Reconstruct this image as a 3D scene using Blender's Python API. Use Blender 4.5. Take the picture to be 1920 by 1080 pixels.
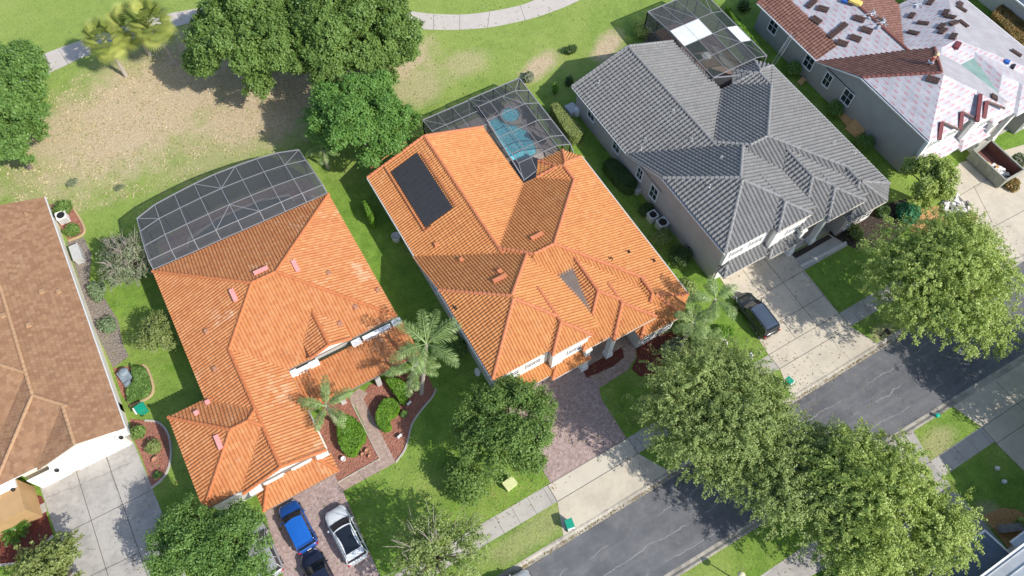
import bpy, bmesh, math, random
import numpy as np
from mathutils import Vector, Matrix
for o in list(bpy.data.objects): bpy.data.objects.remove(o)
C = bpy.context.scene
COL = C.collection
rad = math.radians
random.seed(7); RNG = np.random.default_rng(7)

# ------------------------------------------------------------------ camera
FPX = 1400.0; CAMH = 62.0
def camrot(a, b, g):
    ca, sa, cb, sb, cg, sg = math.cos(a), math.sin(a), math.cos(b), math.sin(b), math.cos(g), math.sin(g)
    Rz = np.array([[cg, -sg, 0], [sg, cg, 0], [0, 0, 1]])
    Rn = np.array([[1, 0, 0], [0, -1, 0], [0, 0, -1]])
    Rx = np.array([[1, 0, 0], [0, ca, sa], [0, -sa, ca]])
    Rr = np.array([[cb, -sb, 0], [sb, cb, 0], [0, 0, 1]])
    return Rr @ Rx @ Rn @ Rz
MC = camrot(0.49037135, 0.02790876, 0.55056308)
cam = bpy.data.cameras.new('camera'); camo = bpy.data.objects.new('camera', cam); COL.objects.link(camo)
cam.sensor_width = 36; cam.lens = FPX / 1920 * 36; cam.clip_end = 4000; cam.clip_start = 0.5
m = Matrix.Identity(4)
for r in range(3):
    m[r][0] = MC[0][r]; m[r][1] = -MC[1][r]; m[r][2] = -MC[2][r]
m[2][3] = CAMH
camo.matrix_world = m
C.camera = camo
def G(px, py, z=0.0):
    d = MC.T @ np.array([px - 960, py - 540, FPX]); t = (z - CAMH) / d[2]
    return (d[0] * t, d[1] * t)

# ------------------------------------------------------------------ light
sd = Vector((0.54, -1.02, 1.0)).normalized()
EL = math.asin(sd.z); AZ = math.atan2(sd.x, sd.y)
w = bpy.data.worlds.new('World'); C.world = w; w.use_nodes = True
nt = w.node_tree; bg = nt.nodes['Background']
sky = nt.nodes.new('ShaderNodeTexSky'); sky.sky_type = 'NISHITA'; sky.sun_disc = False
sky.sun_elevation = EL; sky.sun_rotation = AZ
nt.links.new(sky.outputs[0], bg.inputs[0]); bg.inputs[1].default_value = 0.15
sl = bpy.data.lights.new('sun', 'SUN'); sl.energy = 3.9; sl.angle = rad(0.5); sl.color = (1, 0.955, 0.88)
so = bpy.data.objects.new('sun', sl); COL.objects.link(so); so.rotation_euler = sd.to_track_quat('Z', 'Y').to_euler()
C.view_settings.view_transform = 'Standard'; C.view_settings.look = 'None'
C.view_settings.exposure = 0.38; C.view_settings.gamma = 1
C.render.engine = 'CYCLES'
C.cycles.max_bounces = 6; C.cycles.transparent_max_bounces = 12

# ------------------------------------------------------------------ materials
class NT:
    def __init__(s, name):
        s.m = bpy.data.materials.new(name); s.m.use_nodes = True; s.t = s.m.node_tree
        s.b = s.t.nodes['Principled BSDF']; s.o = s.t.nodes['Material Output']
    def n(s, typ, **kw):
        nd = s.t.nodes.new('ShaderNode' + typ)
        for k, v in kw.items():
            if k.startswith('i_'):
                key = k[2:]; key = int(key) if key.isdigit() else key.replace('_', ' ')
                s.set(nd.inputs[key], v)
            else: setattr(nd, k, v)
        return nd
    def set(s, sock, v):
        if isinstance(v, bpy.types.NodeSocket): s.t.links.new(v, sock)
        else: sock.default_value = v
    def math(s, op, a, b=0.0, c=None, clamp=False):
        nd = s.n('Math', operation=op, use_clamp=clamp); s.set(nd.inputs[0], a); s.set(nd.inputs[1], b)
        if c is not None: s.set(nd.inputs[2], c)
        return nd.outputs[0]
    def mix(s, f, a, b, typ='MIX'):
        nd = s.n('Mix', data_type='RGBA', blend_type=typ)
        s.set(nd.inputs[0], f)
        for i, v in ((6, a), (7, b)):
            if isinstance(v, tuple) and len(v) == 3: v = v + (1,)
            s.set(nd.inputs[i], v)
        return nd.outputs[2]
    def noise(s, vec, scale, detail=4, rough=0.55, off=None):
        nd = s.n('TexNoise'); s.set(nd.inputs['Scale'], scale); nd.inputs['Detail'].default_value = detail
        nd.inputs['Roughness'].default_value = rough
        if vec is not None: s.set(nd.inputs['Vector'], vec)
        return nd.outputs['Fac']
    def ramp(s, f, lo, hi):
        nd = s.n('MapRange', clamp=True); s.set(nd.inputs[0], f); nd.inputs[1].default_value = lo; nd.inputs[2].default_value = hi
        return nd.outputs[0]
    def pos(s):
        return s.n('NewGeometry').outputs['Position']
    def bump(s, h, dist=0.02, strength=1.0):
        nd = s.n('Bump'); nd.inputs['Strength'].default_value = strength; nd.inputs['Distance'].default_value = dist
        s.set(nd.inputs['Height'], h); s.t.links.new(nd.outputs[0], s.b.inputs['Normal'])
    def col(s, c):
        if isinstance(c, tuple) and len(c) == 3: c = c + (1,)
        s.set(s.b.inputs['Base Color'], c)
    def rough(s, r, spec=0.4):
        s.set(s.b.inputs['Roughness'], r); s.b.inputs['Specular IOR Level'].default_value = spec

def plain(name, c, rough=0.7, spec=0.4, var=0.12, scale=3.0, metal=0.0, bump=0.0):
    k = NT(name); p = k.pos()
    f = k.noise(p, scale, 5)
    k.col(k.mix(k.ramp(f, 0.3, 0.7), tuple(x * (1 - var) for x in c), tuple(min(1, x * (1 + var)) for x in c)))
    k.rough(rough, spec); k.b.inputs['Metallic'].default_value = metal
    if bump: k.bump(k.noise(p, scale * 12, 3), bump)
    return k.m

def tile_mat(name, c1, c2, light, lightamt, dark, wear_scale=0.25, rough=0.75, vary=0.35):
    k = NT(name)
    uv = k.n('UVMap').outputs[0]
    fl = k.n('VectorMath', operation='FLOOR'); k.set(fl.inputs[0], uv)
    wn = k.n('TexWhiteNoise', noise_dimensions='2D'); k.set(wn.inputs['Vector'], fl.outputs[0])
    p = k.pos()
    base = k.mix(wn.outputs['Value'], c1, c2)
    fine = k.noise(p, 3.0, 6, 0.65)
    base = k.mix(k.math('MULTIPLY', k.ramp(fine, 0.45, 0.75), vary), base, dark)
    big = k.noise(p, wear_scale, 4, 0.6)
    pick = k.math('ADD', k.ramp(big, 0.5, 0.72), k.math('MULTIPLY', wn.outputs['Value'], 0.55))
    pick = k.ramp(pick, 0.75, 1.35)
    base = k.mix(k.math('MULTIPLY', pick, lightamt), base, light)
    streak = k.n('Mapping'); k.set(streak.inputs[0], p); streak.inputs['Scale'].default_value = (0.6, 0.6, 0.6)
    base = k.mix(k.math('MULTIPLY', k.ramp(k.noise(streak.outputs[0], 1.2, 6, 0.7), 0.55, 0.8), 0.35), base, dark)
    mp2 = k.n('Mapping'); k.set(mp2.inputs[0], uv); mp2.inputs['Scale'].default_value = (0.9, 0.10, 1)
    base = k.mix(k.math('MULTIPLY', k.ramp(k.noise(mp2.outputs[0], 0.5, 5, 0.65), 0.5, 0.72), 0.30), base, dark)
    mil = k.math('MULTIPLY', k.ramp(k.noise(p, 0.8, 7, 0.75), 0.58, 0.72), 0.35)
    base = k.mix(mil, base, (0.16, 0.13, 0.11))
    k.col(base); k.rough(rough, 0.35); k.bump(k.noise(p, 30, 3), 0.006)
    return k.m

def grass_mat():
    k = NT('lawn grass'); p = k.pos()
    a = k.noise(p, 0.09, 5, 0.6); b = k.noise(p, 0.7, 6, 0.7); c = k.noise(p, 5.0, 4, 0.7); d = k.noise(p, 16.0, 3, 0.7)
    g1 = (0.135, 0.25, 0.035); g2 = (0.24, 0.38, 0.06); g3 = (0.40, 0.45, 0.13); straw = (0.54, 0.41, 0.245); straw2 = (0.66, 0.54, 0.37)
    col = k.mix(k.ramp(b, 0.35, 0.65), g1, g2)
    col = k.mix(k.math('MULTIPLY', k.ramp(a, 0.48, 0.68), 0.65), col, g3)
    # back gardens: older, yellower turf away from the sprinklers
    sep = k.n('SeparateXYZ'); k.set(sep.inputs[0], p)
    wob = k.math('MULTIPLY', k.math('SUBTRACT', k.noise(p, 0.35, 6, 0.7), 0.5), 9.0)
    back = k.ramp(k.math('ADD', sep.outputs[1], wob), 44, 58)
    col = k.mix(k.math('MULTIPLY', back, 0.55), col, (0.36, 0.43, 0.12))
    def patch(cx, cy, rx, ry, ang, lo, hi, amp=1.0):
        ca, sa = math.cos(ang), math.sin(ang)
        X = k.math('SUBTRACT', sep.outputs[0], cx); Y = k.math('SUBTRACT', sep.outputs[1], cy)
        U = k.math('DIVIDE', k.math('ADD', k.math('MULTIPLY', X, ca), k.math('MULTIPLY', Y, sa)), rx)
        V = k.math('DIVIDE', k.math('SUBTRACT', k.math('MULTIPLY', Y, ca), k.math('MULTIPLY', X, sa)), ry)
        r = k.math('SQRT', k.math('ADD', k.math('MULTIPLY', U, U), k.math('MULTIPLY', V, V)))
        r = k.math('ADD', r, k.math('MULTIPLY', k.math('SUBTRACT', k.noise(p, 0.5, 7, 0.75), 0.5), 1.5))
        return k.math('MULTIPLY', k.math('SUBTRACT', 1.0, k.ramp(r, lo, hi)), amp)
    P = []
    for (px, py, rx, ry, ang, amp) in [(300, 185, 17, 8.0, 0.30, 1), (500, 195, 10, 6.0, 0.1, 1), (150, 235, 7, 4.5, 0.3, .9), (200, 290, 6, 3, .2, .6), (740, 115, 5, 3.5, 0.0, .9), (780, 160, 4, 3, 0.2, .6), (870, 120, 3, 2, 0, .5),
                               (1010, 125, 3.0, 1.3, 0.3, 1), (1140, 85, 3.0, 1.4, 0.5, 1), (1700, 890, 2.5, 1.2, 0.2, .0), (1740, 960, 3, 1.2, 1.0, .5), (1760, 830, 2.0, 1.2, 0.2, .45), (1000, 1000, 5, 1.2, 0.0, .35), (440, 270, 9, 2.5, .1, .45), (1655, 625, 1.3, .8, 0, .6), (560, 1080, 6, 3, 0, .0), (1850, 965, 1.5, 1, 0, .6)]:
        if amp == 0: continue
        x, y = G(px, py); P.append(patch(x, y, rx, ry, ang, 0.55, 1.25, amp))
    tot = P[0]
    for q in P[1:]: tot = k.math('MAXIMUM', tot, q)
    st = k.mix(k.ramp(c, 0.35, 0.7), straw, straw2)
    st = k.mix(k.math('MULTIPLY', k.ramp(k.noise(p, 1.4, 6, 0.75), 0.55, 0.68), 0.7), st, (0.26, 0.25, 0.09))
    col = k.mix(tot, col, st)
    weed = k.math('MULTIPLY', k.ramp(k.noise(p, 1.9, 7, 0.8), 0.56, 0.64), k.math('SUBTRACT', 0.5, k.math('MULTIPLY', tot, 0.25)))
    col = k.mix(weed, col, (0.10, 0.15, 0.04))
    col = k.mix(k.math('MULTIPLY', k.ramp(k.noise(p, 1.1, 8, 0.8), 0.58, 0.66), 0.5), col, (0.42, 0.42, 0.17))
    bri = k.math('ADD', 0.70, k.math('MULTIPLY', k.ramp(c, 0.25, 0.75), 0.45))
    bri = k.math('MULTIPLY', bri, k.math('ADD', 0.72, k.math('MULTIPLY', k.ramp(d, 0.3, 0.7), 0.5)))
    mv = k.n('VectorMath', operation='SCALE'); k.set(mv.inputs[0], col); k.set(mv.inputs['Scale'], bri)
    k.col(mv.outputs[0]); k.rough(0.9, 0.15)
    k.bump(k.math('ADD', c, d), 0.08, 0.8)
    return k.m

def leaf_mat(name, a, b, rough=0.5, trans=0.35):
    k = NT(name)
    at = k.n('Attribute', attribute_name='tint').outputs['Fac']
    p = k.pos(); f = k.noise(p, 0.9, 3)
    col = k.mix(k.math('ADD', k.math('MULTIPLY', at, 0.65), k.math('MULTIPLY', k.ramp(f, 0.35, 0.65), 0.35)), a, b)
    k.col(col); k.rough(rough, 0.4)
    tr = k.n('BsdfTranslucent'); k.set(tr.inputs[0], k.mix(0.5, col, (0.22, 0.30, 0.03)))
    mx = k.n('MixShader'); mx.inputs[0].default_value = trans
    k.t.links.new(k.b.outputs[0], mx.inputs[1]); k.t.links.new(tr.outputs[0], mx.inputs[2]); k.t.links.new(mx.outputs[0], k.o.inputs[0])
    return k.m

def concrete(name, c, stain=(0.3, 0.28, 0.25), amt=0.35, green=0.0):
    k = NT(name); p = k.pos()
    a = k.noise(p, 0.35, 7, 0.7); b = k.noise(p, 2.2, 6, 0.7); d = k.noise(p, 14, 4, .7)
    col = k.mix(k.math('MULTIPLY', k.ramp(a, 0.45, 0.7), amt), c, stain)
    col = k.mix(k.math('MULTIPLY', k.ramp(b, 0.5, 0.72), amt * 0.7), col, stain)
    col = k.mix(k.math('MULTIPLY', k.ramp(d, 0.35, 0.75), 0.22), col, tuple(x * 0.7 for x in c))
    k.col(col); k.rough(0.85, 0.25); k.bump(d, 0.006); return k.m

def asphalt():
    k = NT('weathered asphalt'); p = k.pos()
    a = k.noise(p, 0.22, 7, 0.65); b = k.noise(p, 1.5, 6, 0.7); d = k.noise(p, 22, 3, .7)
    mp = k.n('Mapping'); k.set(mp.inputs[0], p); mp.inputs['Scale'].default_value = (0.12, 1.4, 1)
    st = k.noise(mp.outputs[0], 1.0, 5, .6)
    col = k.mix(k.ramp(a, 0.35, 0.65), (0.092, 0.095, 0.105), (0.158, 0.159, 0.168))
    col = k.mix(k.math('MULTIPLY', k.ramp(st, 0.45, 0.7), 0.5), col, (0.20, 0.20, 0.205))
    col = k.mix(k.math('MULTIPLY', k.ramp(b, 0.5, 0.75), 0.45), col, (0.085, 0.088, 0.10))
    sep = k.n('SeparateXYZ'); k.set(sep.inputs[0], p)
    for y0, ns, am in ((2.6, 0.5, 1.2), (4.3, 0.33, 1.6), (0.9, 0.28, 1.4)):
        wv = k.math('MULTIPLY', k.math('SUBTRACT', k.noise(p, ns, 7, 0.6), 0.5), am)
        dd = k.math('ABSOLUTE', k.math('SUBTRACT', k.math('ADD', sep.outputs[1], wv), y0))
        ln = k.math('MULTIPLY', k.math('SUBTRACT', 1.0, k.ramp(dd, 0.015, 0.05)), k.ramp(k.noise(p, 0.3, 2), 0.46, 0.56))
        col = k.mix(k.math('MULTIPLY', ln, 0.7), col, (0.34, 0.34, 0.33))
    vo = k.n('TexVoronoi', feature='DISTANCE_TO_EDGE'); k.set(vo.inputs['Vector'], p); vo.inputs['Scale'].default_value = 0.22
    ln = k.math('SUBTRACT', 1.0, k.ramp(vo.outputs['Distance'], 0.0, 0.006))
    col = k.mix(k.math('MULTIPLY', ln, 0.12), col, (0.3, 0.3, 0.3))
    col = k.mix(k.math('MULTIPLY', k.ramp(k.noise(p, 0.6, 8, 0.75), 0.5, 0.7), 0.5), col, (0.23, 0.225, 0.22))
    spd = k.math('MULTIPLY', k.ramp(d, 0.5, 0.75), 0.35)
    col = k.mix(spd, col, (0.27, 0.27, 0.27))
    k.col(col); k.rough(0.88, 0.25); k.bump(d, 0.01); return k.m

def pavers(name, c1, c2, c3, sx=0.24, sy=0.12):
    k = NT(name); p = k.pos()
    br = k.n('TexBrick'); k.set(br.inputs['Vector'], p)
    br.inputs['Scale'].default_value = 1.0; br.inputs['Brick Width'].default_value = sx; br.inputs['Row Height'].default_value = sy
    br.inputs['Mortar Size'].default_value = 0.010; br.inputs['Color1'].default_value = c1 + (1,); br.inputs['Color2'].default_value = c2 + (1,)
    br.inputs['Mortar'].default_value = (0.16, 0.13, 0.12, 1); br.inputs['Mortar Smooth'].default_value = 0.3
    col = k.mix(k.math('MULTIPLY', k.ramp(k.noise(p, 3.2, 5, .7), .45, .65), .65), br.outputs['Color'], c3)
    col = k.mix(k.math('MULTIPLY', k.ramp(k.noise(p, .35, 6, .7), .45, .7), .3), col, (0.22, 0.17, 0.16))
    col = k.mix(k.math('MULTIPLY', k.ramp(k.noise(p, 7, 4, .75), .5, .62), .55), col, tuple(x * .5 for x in c1))
    k.col(col); k.rough(.85, .25); k.bump(br.outputs['Fac'], .004); return k.m

def mulch(name, a, b):
    k = NT(name); p = k.pos(); v = k.n('TexVoronoi'); k.set(v.inputs['Vector'], p); v.inputs['Scale'].default_value = 7
    col = k.mix(k.ramp(k.noise(p, 6, 5, .8), .35, .65), a, b)
    col = k.mix(k.math('MULTIPLY', v.outputs['Color'], .45), col, tuple(x * .35 for x in a))
    k.col(col); k.rough(.95, .1); k.bump(v.outputs['Distance'], .06); return k.m

def underlay():
    k = NT('printed roofing underlayment'); uv = k.n('UVMap').outputs[0]
    sep = k.n('SeparateXYZ'); k.set(sep.inputs[0], uv); U, V = sep.outputs[0], sep.outputs[1]
    p = k.pos()
    row = k.math('FLOOR', k.math('DIVIDE', V, 0.42))
    us = k.math('ADD', U, k.math('MULTIPLY', row, 0.83))
    fu = k.math('FRACT', k.math('DIVIDE', us, 1.25)); fv = k.math('FRACT', k.math('DIVIDE', V, 0.42))
    def box(u0, u1, v0, v1):
        a = k.math('MULTIPLY', k.math('GREATER_THAN', fu, u0), k.math('LESS_THAN', fu, u1))
        b = k.math('MULTIPLY', k.math('GREATER_THAN', fv, v0), k.math('LESS_THAN', fv, v1)); return k.math('MULTIPLY', a, b)
    outer = box(.06, .46, .34, .62); inner = box(.09, .43, .42, .54)
    ring = k.math('SUBTRACT', outer, inner)
    gry = k.math('MULTIPLY', box(.12, .40, .42, .54), k.math('GREATER_THAN', k.math('FRACT', k.math('MULTIPLY', fu, 26)), .4))
    gr2 = k.math('MULTIPLY', box(.47, .80, .40, .56), k.math('GREATER_THAN', k.math('FRACT', k.math('MULTIPLY', fu, 19)), .35))
    gr3 = k.math('MULTIPLY', box(.2, .38, .84, .94), k.math('GREATER_THAN', k.math('FRACT', k.math('MULTIPLY', fu, 22)), .5))
    base = k.mix(k.ramp(k.noise(p, .8, 4), .35, .65), (.42, .405, .43), (.52, .505, .525))
    seam = k.math('LESS_THAN', k.math('FRACT', k.math('DIVIDE', V, 1.0)), .03)
    c = k.mix(k.math('MULTIPLY', seam, .5), base, (.4, .4, .42))
    c = k.mix(k.math('MULTIPLY', k.math('MAXIMUM', gr2, gr3), .75), c, (.28, .28, .30))
    c = k.mix(k.math('MULTIPLY', ring, .65), c, (.45, .05, .07)); c = k.mix(k.math('MULTIPLY', gry, .7), c, (.55, .12, .14))
    c = k.mix(k.math('MULTIPLY', k.ramp(k.noise(p, 2.5, 5, .7), .6, .75), .3), c, (.45, .42, .42))
    k.col(c); k.rough(.6, .4); k.bump(k.noise(p, 4, 3), .03, .5); return k.m

def underlay_lined():
    k = NT('underlayment with battens marks'); uv = k.n('UVMap').outputs[0]; sep = k.n('SeparateXYZ'); k.set(sep.inputs[0], uv); p = k.pos()
    f = k.math('FRACT', k.math('DIVIDE', sep.outputs[1], .34)); ln = k.math('LESS_THAN', f, .16)
    dash = k.math('GREATER_THAN', k.noise(p, 1.6, 4, .7), .42)
    c = k.mix(k.ramp(k.noise(p, .8, 4), .35, .65), (.38, .365, .38), (.47, .455, .47))
    c = k.mix(k.math('MULTIPLY', k.math('MULTIPLY', ln, dash), .7), c, (.20, .18, .19))
    c = k.mix(k.math('MULTIPLY', k.ramp(k.noise(p, 3, 5, .7), .56, .66), .45), c, (.34, .22, .22))
    k.col(c); k.rough(.65, .3); return k.m

def screen_mat(name='pool cage screen mesh', alpha=0.42, c=(0.03, 0.033, 0.038)):
    k = NT(name); k.col(c); k.rough(.75, .3)
    tr = k.n('BsdfTransparent'); mx = k.n('MixShader')
    p = k.pos(); k.set(mx.inputs[0], k.math('ADD', 1 - alpha - .05, k.math('MULTIPLY', k.ramp(k.noise(p, .9, 3), .3, .7), .12)))
    k.t.links.new(tr.outputs[0], mx.inputs[1]); k.t.links.new(k.b.outputs[0], mx.inputs[2]); k.t.links.new(mx.outputs[0], k.o.inputs[0])
    return k.m

def glass(name, c=(0.02, 0.03, 0.045), rough=0.05):
    k = NT(name); k.col(c); k.rough(rough, .8); return k.m

M = {}
M['grass'] = grass_mat()
M['asphalt'] = asphalt()
M['conc'] = concrete('driveway concrete', (0.60, 0.53, 0.42), (0.40, 0.35, 0.28), .7)
M['conc_old'] = concrete('aged grey concrete', (0.44, 0.41, 0.37), (0.20, 0.195, 0.185), .75)
M['walk'] = concrete('sidewalk concrete', (0.47, 0.44, 0.39), (0.28, 0.26, 0.23), .5)
M['walk_new'] = concrete('pale sidewalk concrete', (0.60, 0.54, 0.44), (0.42, 0.37, 0.30), .4)
M['kerb'] = concrete('kerb concrete', (0.46, 0.42, 0.35), (0.14, 0.125, 0.11), .85)
M['path'] = concrete('cart path concrete', (0.54, 0.49, 0.44), (0.36, 0.33, 0.30), .4)
M['joint'] = plain('dark joint', (0.10, 0.09, 0.08))
M['crack'] = plain('crack filler', (0.17, 0.16, 0.14))
M['paver'] = pavers('rose driveway pavers', (0.48, 0.35, 0.315), (0.36, 0.255, 0.235), (0.60, 0.48, 0.44))
M['paver2'] = pavers('taupe walkway pavers', (0.50, 0.36, 0.29), (0.39, 0.27, 0.22), (0.58, 0.46, 0.38))
M['mulch'] = mulch('red brown mulch', (0.33, 0.13, 0.09), (0.44, 0.22, 0.16))
M['mulch_dark'] = mulch('dark red mulch', (0.16, 0.045, 0.035), (0.22, 0.08, 0.06))
M['mulch_grey'] = mulch('grey dirt', (0.24, 0.20, 0.17), (0.34, 0.29, 0.25))
M['mulch_black'] = mulch('black mulch', (0.05, 0.04, 0.035), (0.10, 0.08, 0.065))
M['mulch_org'] = mulch('orange mulch', (0.50, 0.26, 0.10), (0.62, 0.38, 0.18))
M['border'] = concrete('edging kerb concrete', (0.5, 0.46, 0.4), (0.3, 0.27, 0.24), .4)
M['border_tan'] = concrete('tan edging kerb', (0.52, 0.38, 0.22), (0.35, 0.25, 0.15), .4)
M['white'] = plain('white paint', (0.80, 0.79, 0.77), .55, .4, .04)
M['offwhite'] = plain('cream stucco', (0.74, 0.70, 0.60), .8, .3, .06, 1.2, bump=.004)
M['stucco_pale'] = plain('pale stucco', (0.52, 0.50, 0.48), .85, .25, .06, 1.0, bump=.004)
M['stucco_pink'] = plain('pinkish beige stucco', (0.46, 0.40, 0.375), .85, .25, .07, .8, bump=.004)
M['stucco_grey'] = plain('warm grey stucco', (0.36, 0.35, 0.345), .85, .25, .06, .8, bump=.004)
M['orange_wall'] = plain('tan orange stucco', (0.46, 0.29, 0.14), .85, .25, .08, 1.0)
M['tileH0'] = tile_mat('flat tan brown tile', (0.25, 0.135, 0.072), (0.35, 0.205, 0.115), (0.42, 0.29, 0.19), .35, (0.27, 0.13, 0.08), .18)
M['capH0'] = plain('tan hip cap', (0.40, 0.245, 0.14), .8, .3, .15, 4)
M['tileH1'] = tile_mat('orange clay tile weathered', (0.48, 0.185, 0.065), (0.57, 0.26, 0.105), (0.66, 0.46, 0.30), .5, (0.40, 0.13, 0.06), .3)
M['capH1'] = plain('orange clay cap', (0.52, 0.18, 0.07), .8, .3, .15, 4)
M['tileH2'] = tile_mat('amber clay tile', (0.51, 0.21, 0.07), (0.58, 0.265, 0.095), (0.62, 0.36, 0.18), .3, (0.34, 0.10, 0.04), .3)
M['capH2'] = plain('salmon clay cap', (0.55, 0.20, 0.095), .8, .3, .15, 4)
M['tileH3'] = tile_mat('grey concrete tile', (0.175, 0.174, 0.171), (0.21, 0.208, 0.204), (0.25, 0.246, 0.24), .15, (0.11, 0.11, 0.11), .3)
M['capH3'] = plain('grey concrete cap', (0.26, 0.256, 0.25), .8, .3, .2, 4)
M['tileH4'] = tile_mat('brown concrete tile', (0.165, 0.075, 0.055), (0.24, 0.12, 0.09), (0.32, 0.2, 0.15), .25, (0.12, 0.05, 0.04), .3)
M['bundle'] = plain('dark brown tile bundles', (0.11, 0.065, 0.055), .8, .3, .3, 6)
M['capH4'] = plain('brown concrete cap', (0.22, 0.085, 0.07), .8, .3, .2, 4)
M['under'] = underlay(); M['under2'] = underlay_lined()
M['membrane'] = plain('grey roof membrane', (0.17, 0.135, 0.115), .7, .3, .15, 1)
M['green_mem'] = plain('green flashing metal', (0.22, 0.33, 0.29), .5, .5, .15, 1)
M['metal_roof'] = plain('pale grey roof panel', (0.52, 0.54, 0.55), .45, .5, .1, 1)
M['blue_roof'] = plain('blue grey roof', (0.10, 0.13, 0.17), .5, .5, .12, 1)
M['gutter'] = plain('aluminium gutter', (0.62, 0.62, 0.60), .45, .5, .05)
M['fascia'] = plain('fascia board', (0.68, 0.62, 0.55), .6, .4, .05)
M['fascia_dark'] = plain('dark fascia board', (0.26, 0.22, 0.20), .6, .4, .1)
M['glass'] = glass('dark window glass')
M['glass_teal'] = glass('teal skylight glass', (0.1, 0.28, 0.30), .15)
M['solar'] = plain('black solar pool heater', (0.045, 0.043, 0.046), .45, .4, .1, 2)
M['screen'] = screen_mat(alpha=.38, c=(0.075, 0.078, 0.085))
M['screen_clear'] = screen_mat('thin screen mesh', .48, (0.07, 0.073, 0.08))
M['screen_green'] = screen_mat('green tinted screen mesh', .55, (0.05, 0.07, 0.06))
M['alu'] = plain('white aluminium frame', (0.27, 0.27, 0.28), .4, .5, .04)
M['alu_dark'] = plain('bronze aluminium frame', (0.06, 0.055, 0.05), .4, .5, .04)
M['shadecloth'] = plain('pale fabric roof panel', (0.66, 0.68, 0.66), .8, .3, .1, 1.5)
M['deck'] = pavers('pool deck pavers', (0.40, 0.34, 0.30), (0.46, 0.40, 0.36), (0.5, 0.45, 0.42), .4, .2)
M['deck_dark'] = pavers('brown deck pavers', (0.26, 0.17, 0.14), (0.30, 0.20, 0.17), (0.33, 0.24, 0.21), .4, .2)
k = NT('pool water'); p = k.pos(); v = k.n('TexVoronoi', feature='DISTANCE_TO_EDGE'); k.set(v.inputs['Vector'], p); v.inputs['Scale'].default_value = 2.5
k.col(k.mix(k.ramp(v.outputs['Distance'], 0, .12), (.35, .90, .98), (.10, .62, .80))); k.rough(.06, .6); k.bump(k.noise(p, 6, 3), .02, .3); M['water'] = k.m
M['coping'] = plain('pale pool coping', (.45, .42, .38), .7)
M['bark'] = plain('grey bark', (.20, .17, .14), .9, .2, .3, 6, bump=.02)
M['palmbark'] = plain('pale palm trunk', (.42, .37, .31), .9, .2, .25, 8, bump=.02)
M['leaf_oak'] = leaf_mat('oak leaves', (.10, .185, .035), (.25, .38, .095))
M['leaf_mid'] = leaf_mat('broad green leaves', (.10, .205, .045), (.23, .38, .09))
M['leaf_bright'] = leaf_mat('bright green leaves', (.09, .215, .04), (.21, .39, .085))
M['leaf_lacy'] = leaf_mat('live oak leaves', (.21, .29, .08), (.47, .56, .20), .45, .4)
M['leaf_yel'] = leaf_mat('yellow green leaves', (.28, .38, .08), (.58, .68, .20), .45, .4)
M['leaf_grey'] = leaf_mat('grey green leaves', (.15, .21, .08), (.38, .38, .28), .6)
M['leaf_twig'] = plain('bare grey twigs', (.36, .31, .27), .9, .2, .2, 4)
M['leaf_hedge'] = leaf_mat('bright hedge leaves', (.10, .24, .02), (.22, .40, .04))
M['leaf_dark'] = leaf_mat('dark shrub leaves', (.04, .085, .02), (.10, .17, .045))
M['leaf_olive'] = leaf_mat('olive shrub leaves', (.18, .24, .06), (.38, .43, .15))
M['leaf_pale'] = leaf_mat('pale sage leaves', (.16, .24, .11), (.28, .36, .20))
M['leaf_banana'] = leaf_mat('turquoise green leaves', (.03, .17, .07), (.09, .32, .15))
M['leaf_red'] = leaf_mat('rust tipped hedge leaves', (.10, .13, .03), (.50, .26, .10))
M['leaf_palm'] = leaf_mat('queen palm leaflets', (.13, .23, .06), (.40, .52, .20), .4, .35)
M['leaf_sabal'] = leaf_mat('fan palm leaves', (.13, .21, .05), (.52, .54, .14), .5, .35)
M['leaf_cycad'] = leaf_mat('cycad leaves', (.05, .14, .02), (.12, .26, .03), .35, .3)
M['tyre'] = plain('tyre rubber', (.02, .02, .02), .8); M['rim'] = plain('alloy', (.45, .45, .47), .3, .5, .05, metal=.8)
def paint(name, c, rough=.25, coat=.6, metal=.0):
    k = NT(name); k.col(c); k.rough(rough, .5); k.b.inputs['Coat Weight'].default_value = coat; k.b.inputs['Metallic'].default_value = metal; return k.m
M['p_blue'] = paint('blue car paint', (.012, .12, .48)); M['p_bluedk'] = paint('deep blue car paint', (.012, .075, .30))
M['p_white'] = paint('pearl white car paint', (.70, .72, .72)); M['p_black'] = paint('navy black car paint', (.012, .016, .035))
M['p_silver'] = paint('silver car paint', (.42, .43, .44), .3, .5, .3); M['p_slate'] = paint('dark green black car paint', (.018, .024, .024))
M['p_slate_roof'] = paint('slate roof paint', (.10, .13, .17), .3, .6, .4)
M['carglass'] = glass('car glass', (.012, .016, .022), .04)
M['black'] = plain('black plastic', (.02, .02, .02), .5)
M['lightglass'] = paint('lamp lens', (.75, .78, .80), .1); M['redlens'] = paint('red lamp lens', (.45, .015, .015), .15)
M['chrome'] = plain('bright trim', (.7, .7, .72), .2, .5, .02, metal=.9)
M['bin'] = plain('green bin plastic', (.01, .30, .19), .45, .5, .06); M['bin_teal'] = plain('teal plastic', (.0, .42, .30), .5)
M['utility'] = plain('pale yellow green cabinet', (.60, .62, .30), .6, .4, .06)
M['acgrey'] = plain('grey metal casing', (.5, .5, .49), .5, .5, .08)
M['cardboard'] = plain('cardboard', (.55, .34, .15), .85, .2, .12, 2)
M['tarp'] = plain('blue grey cover', (.22, .27, .31), .6, .4, .2, 2)
M['skin'] = plain('skin', (.48, .28, .18), .6, .3, .04); M['shirt'] = plain('maroon shirt', (.20, .04, .04), .9); M['hat'] = plain('straw hat', (.62, .48, .27), .9)
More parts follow.
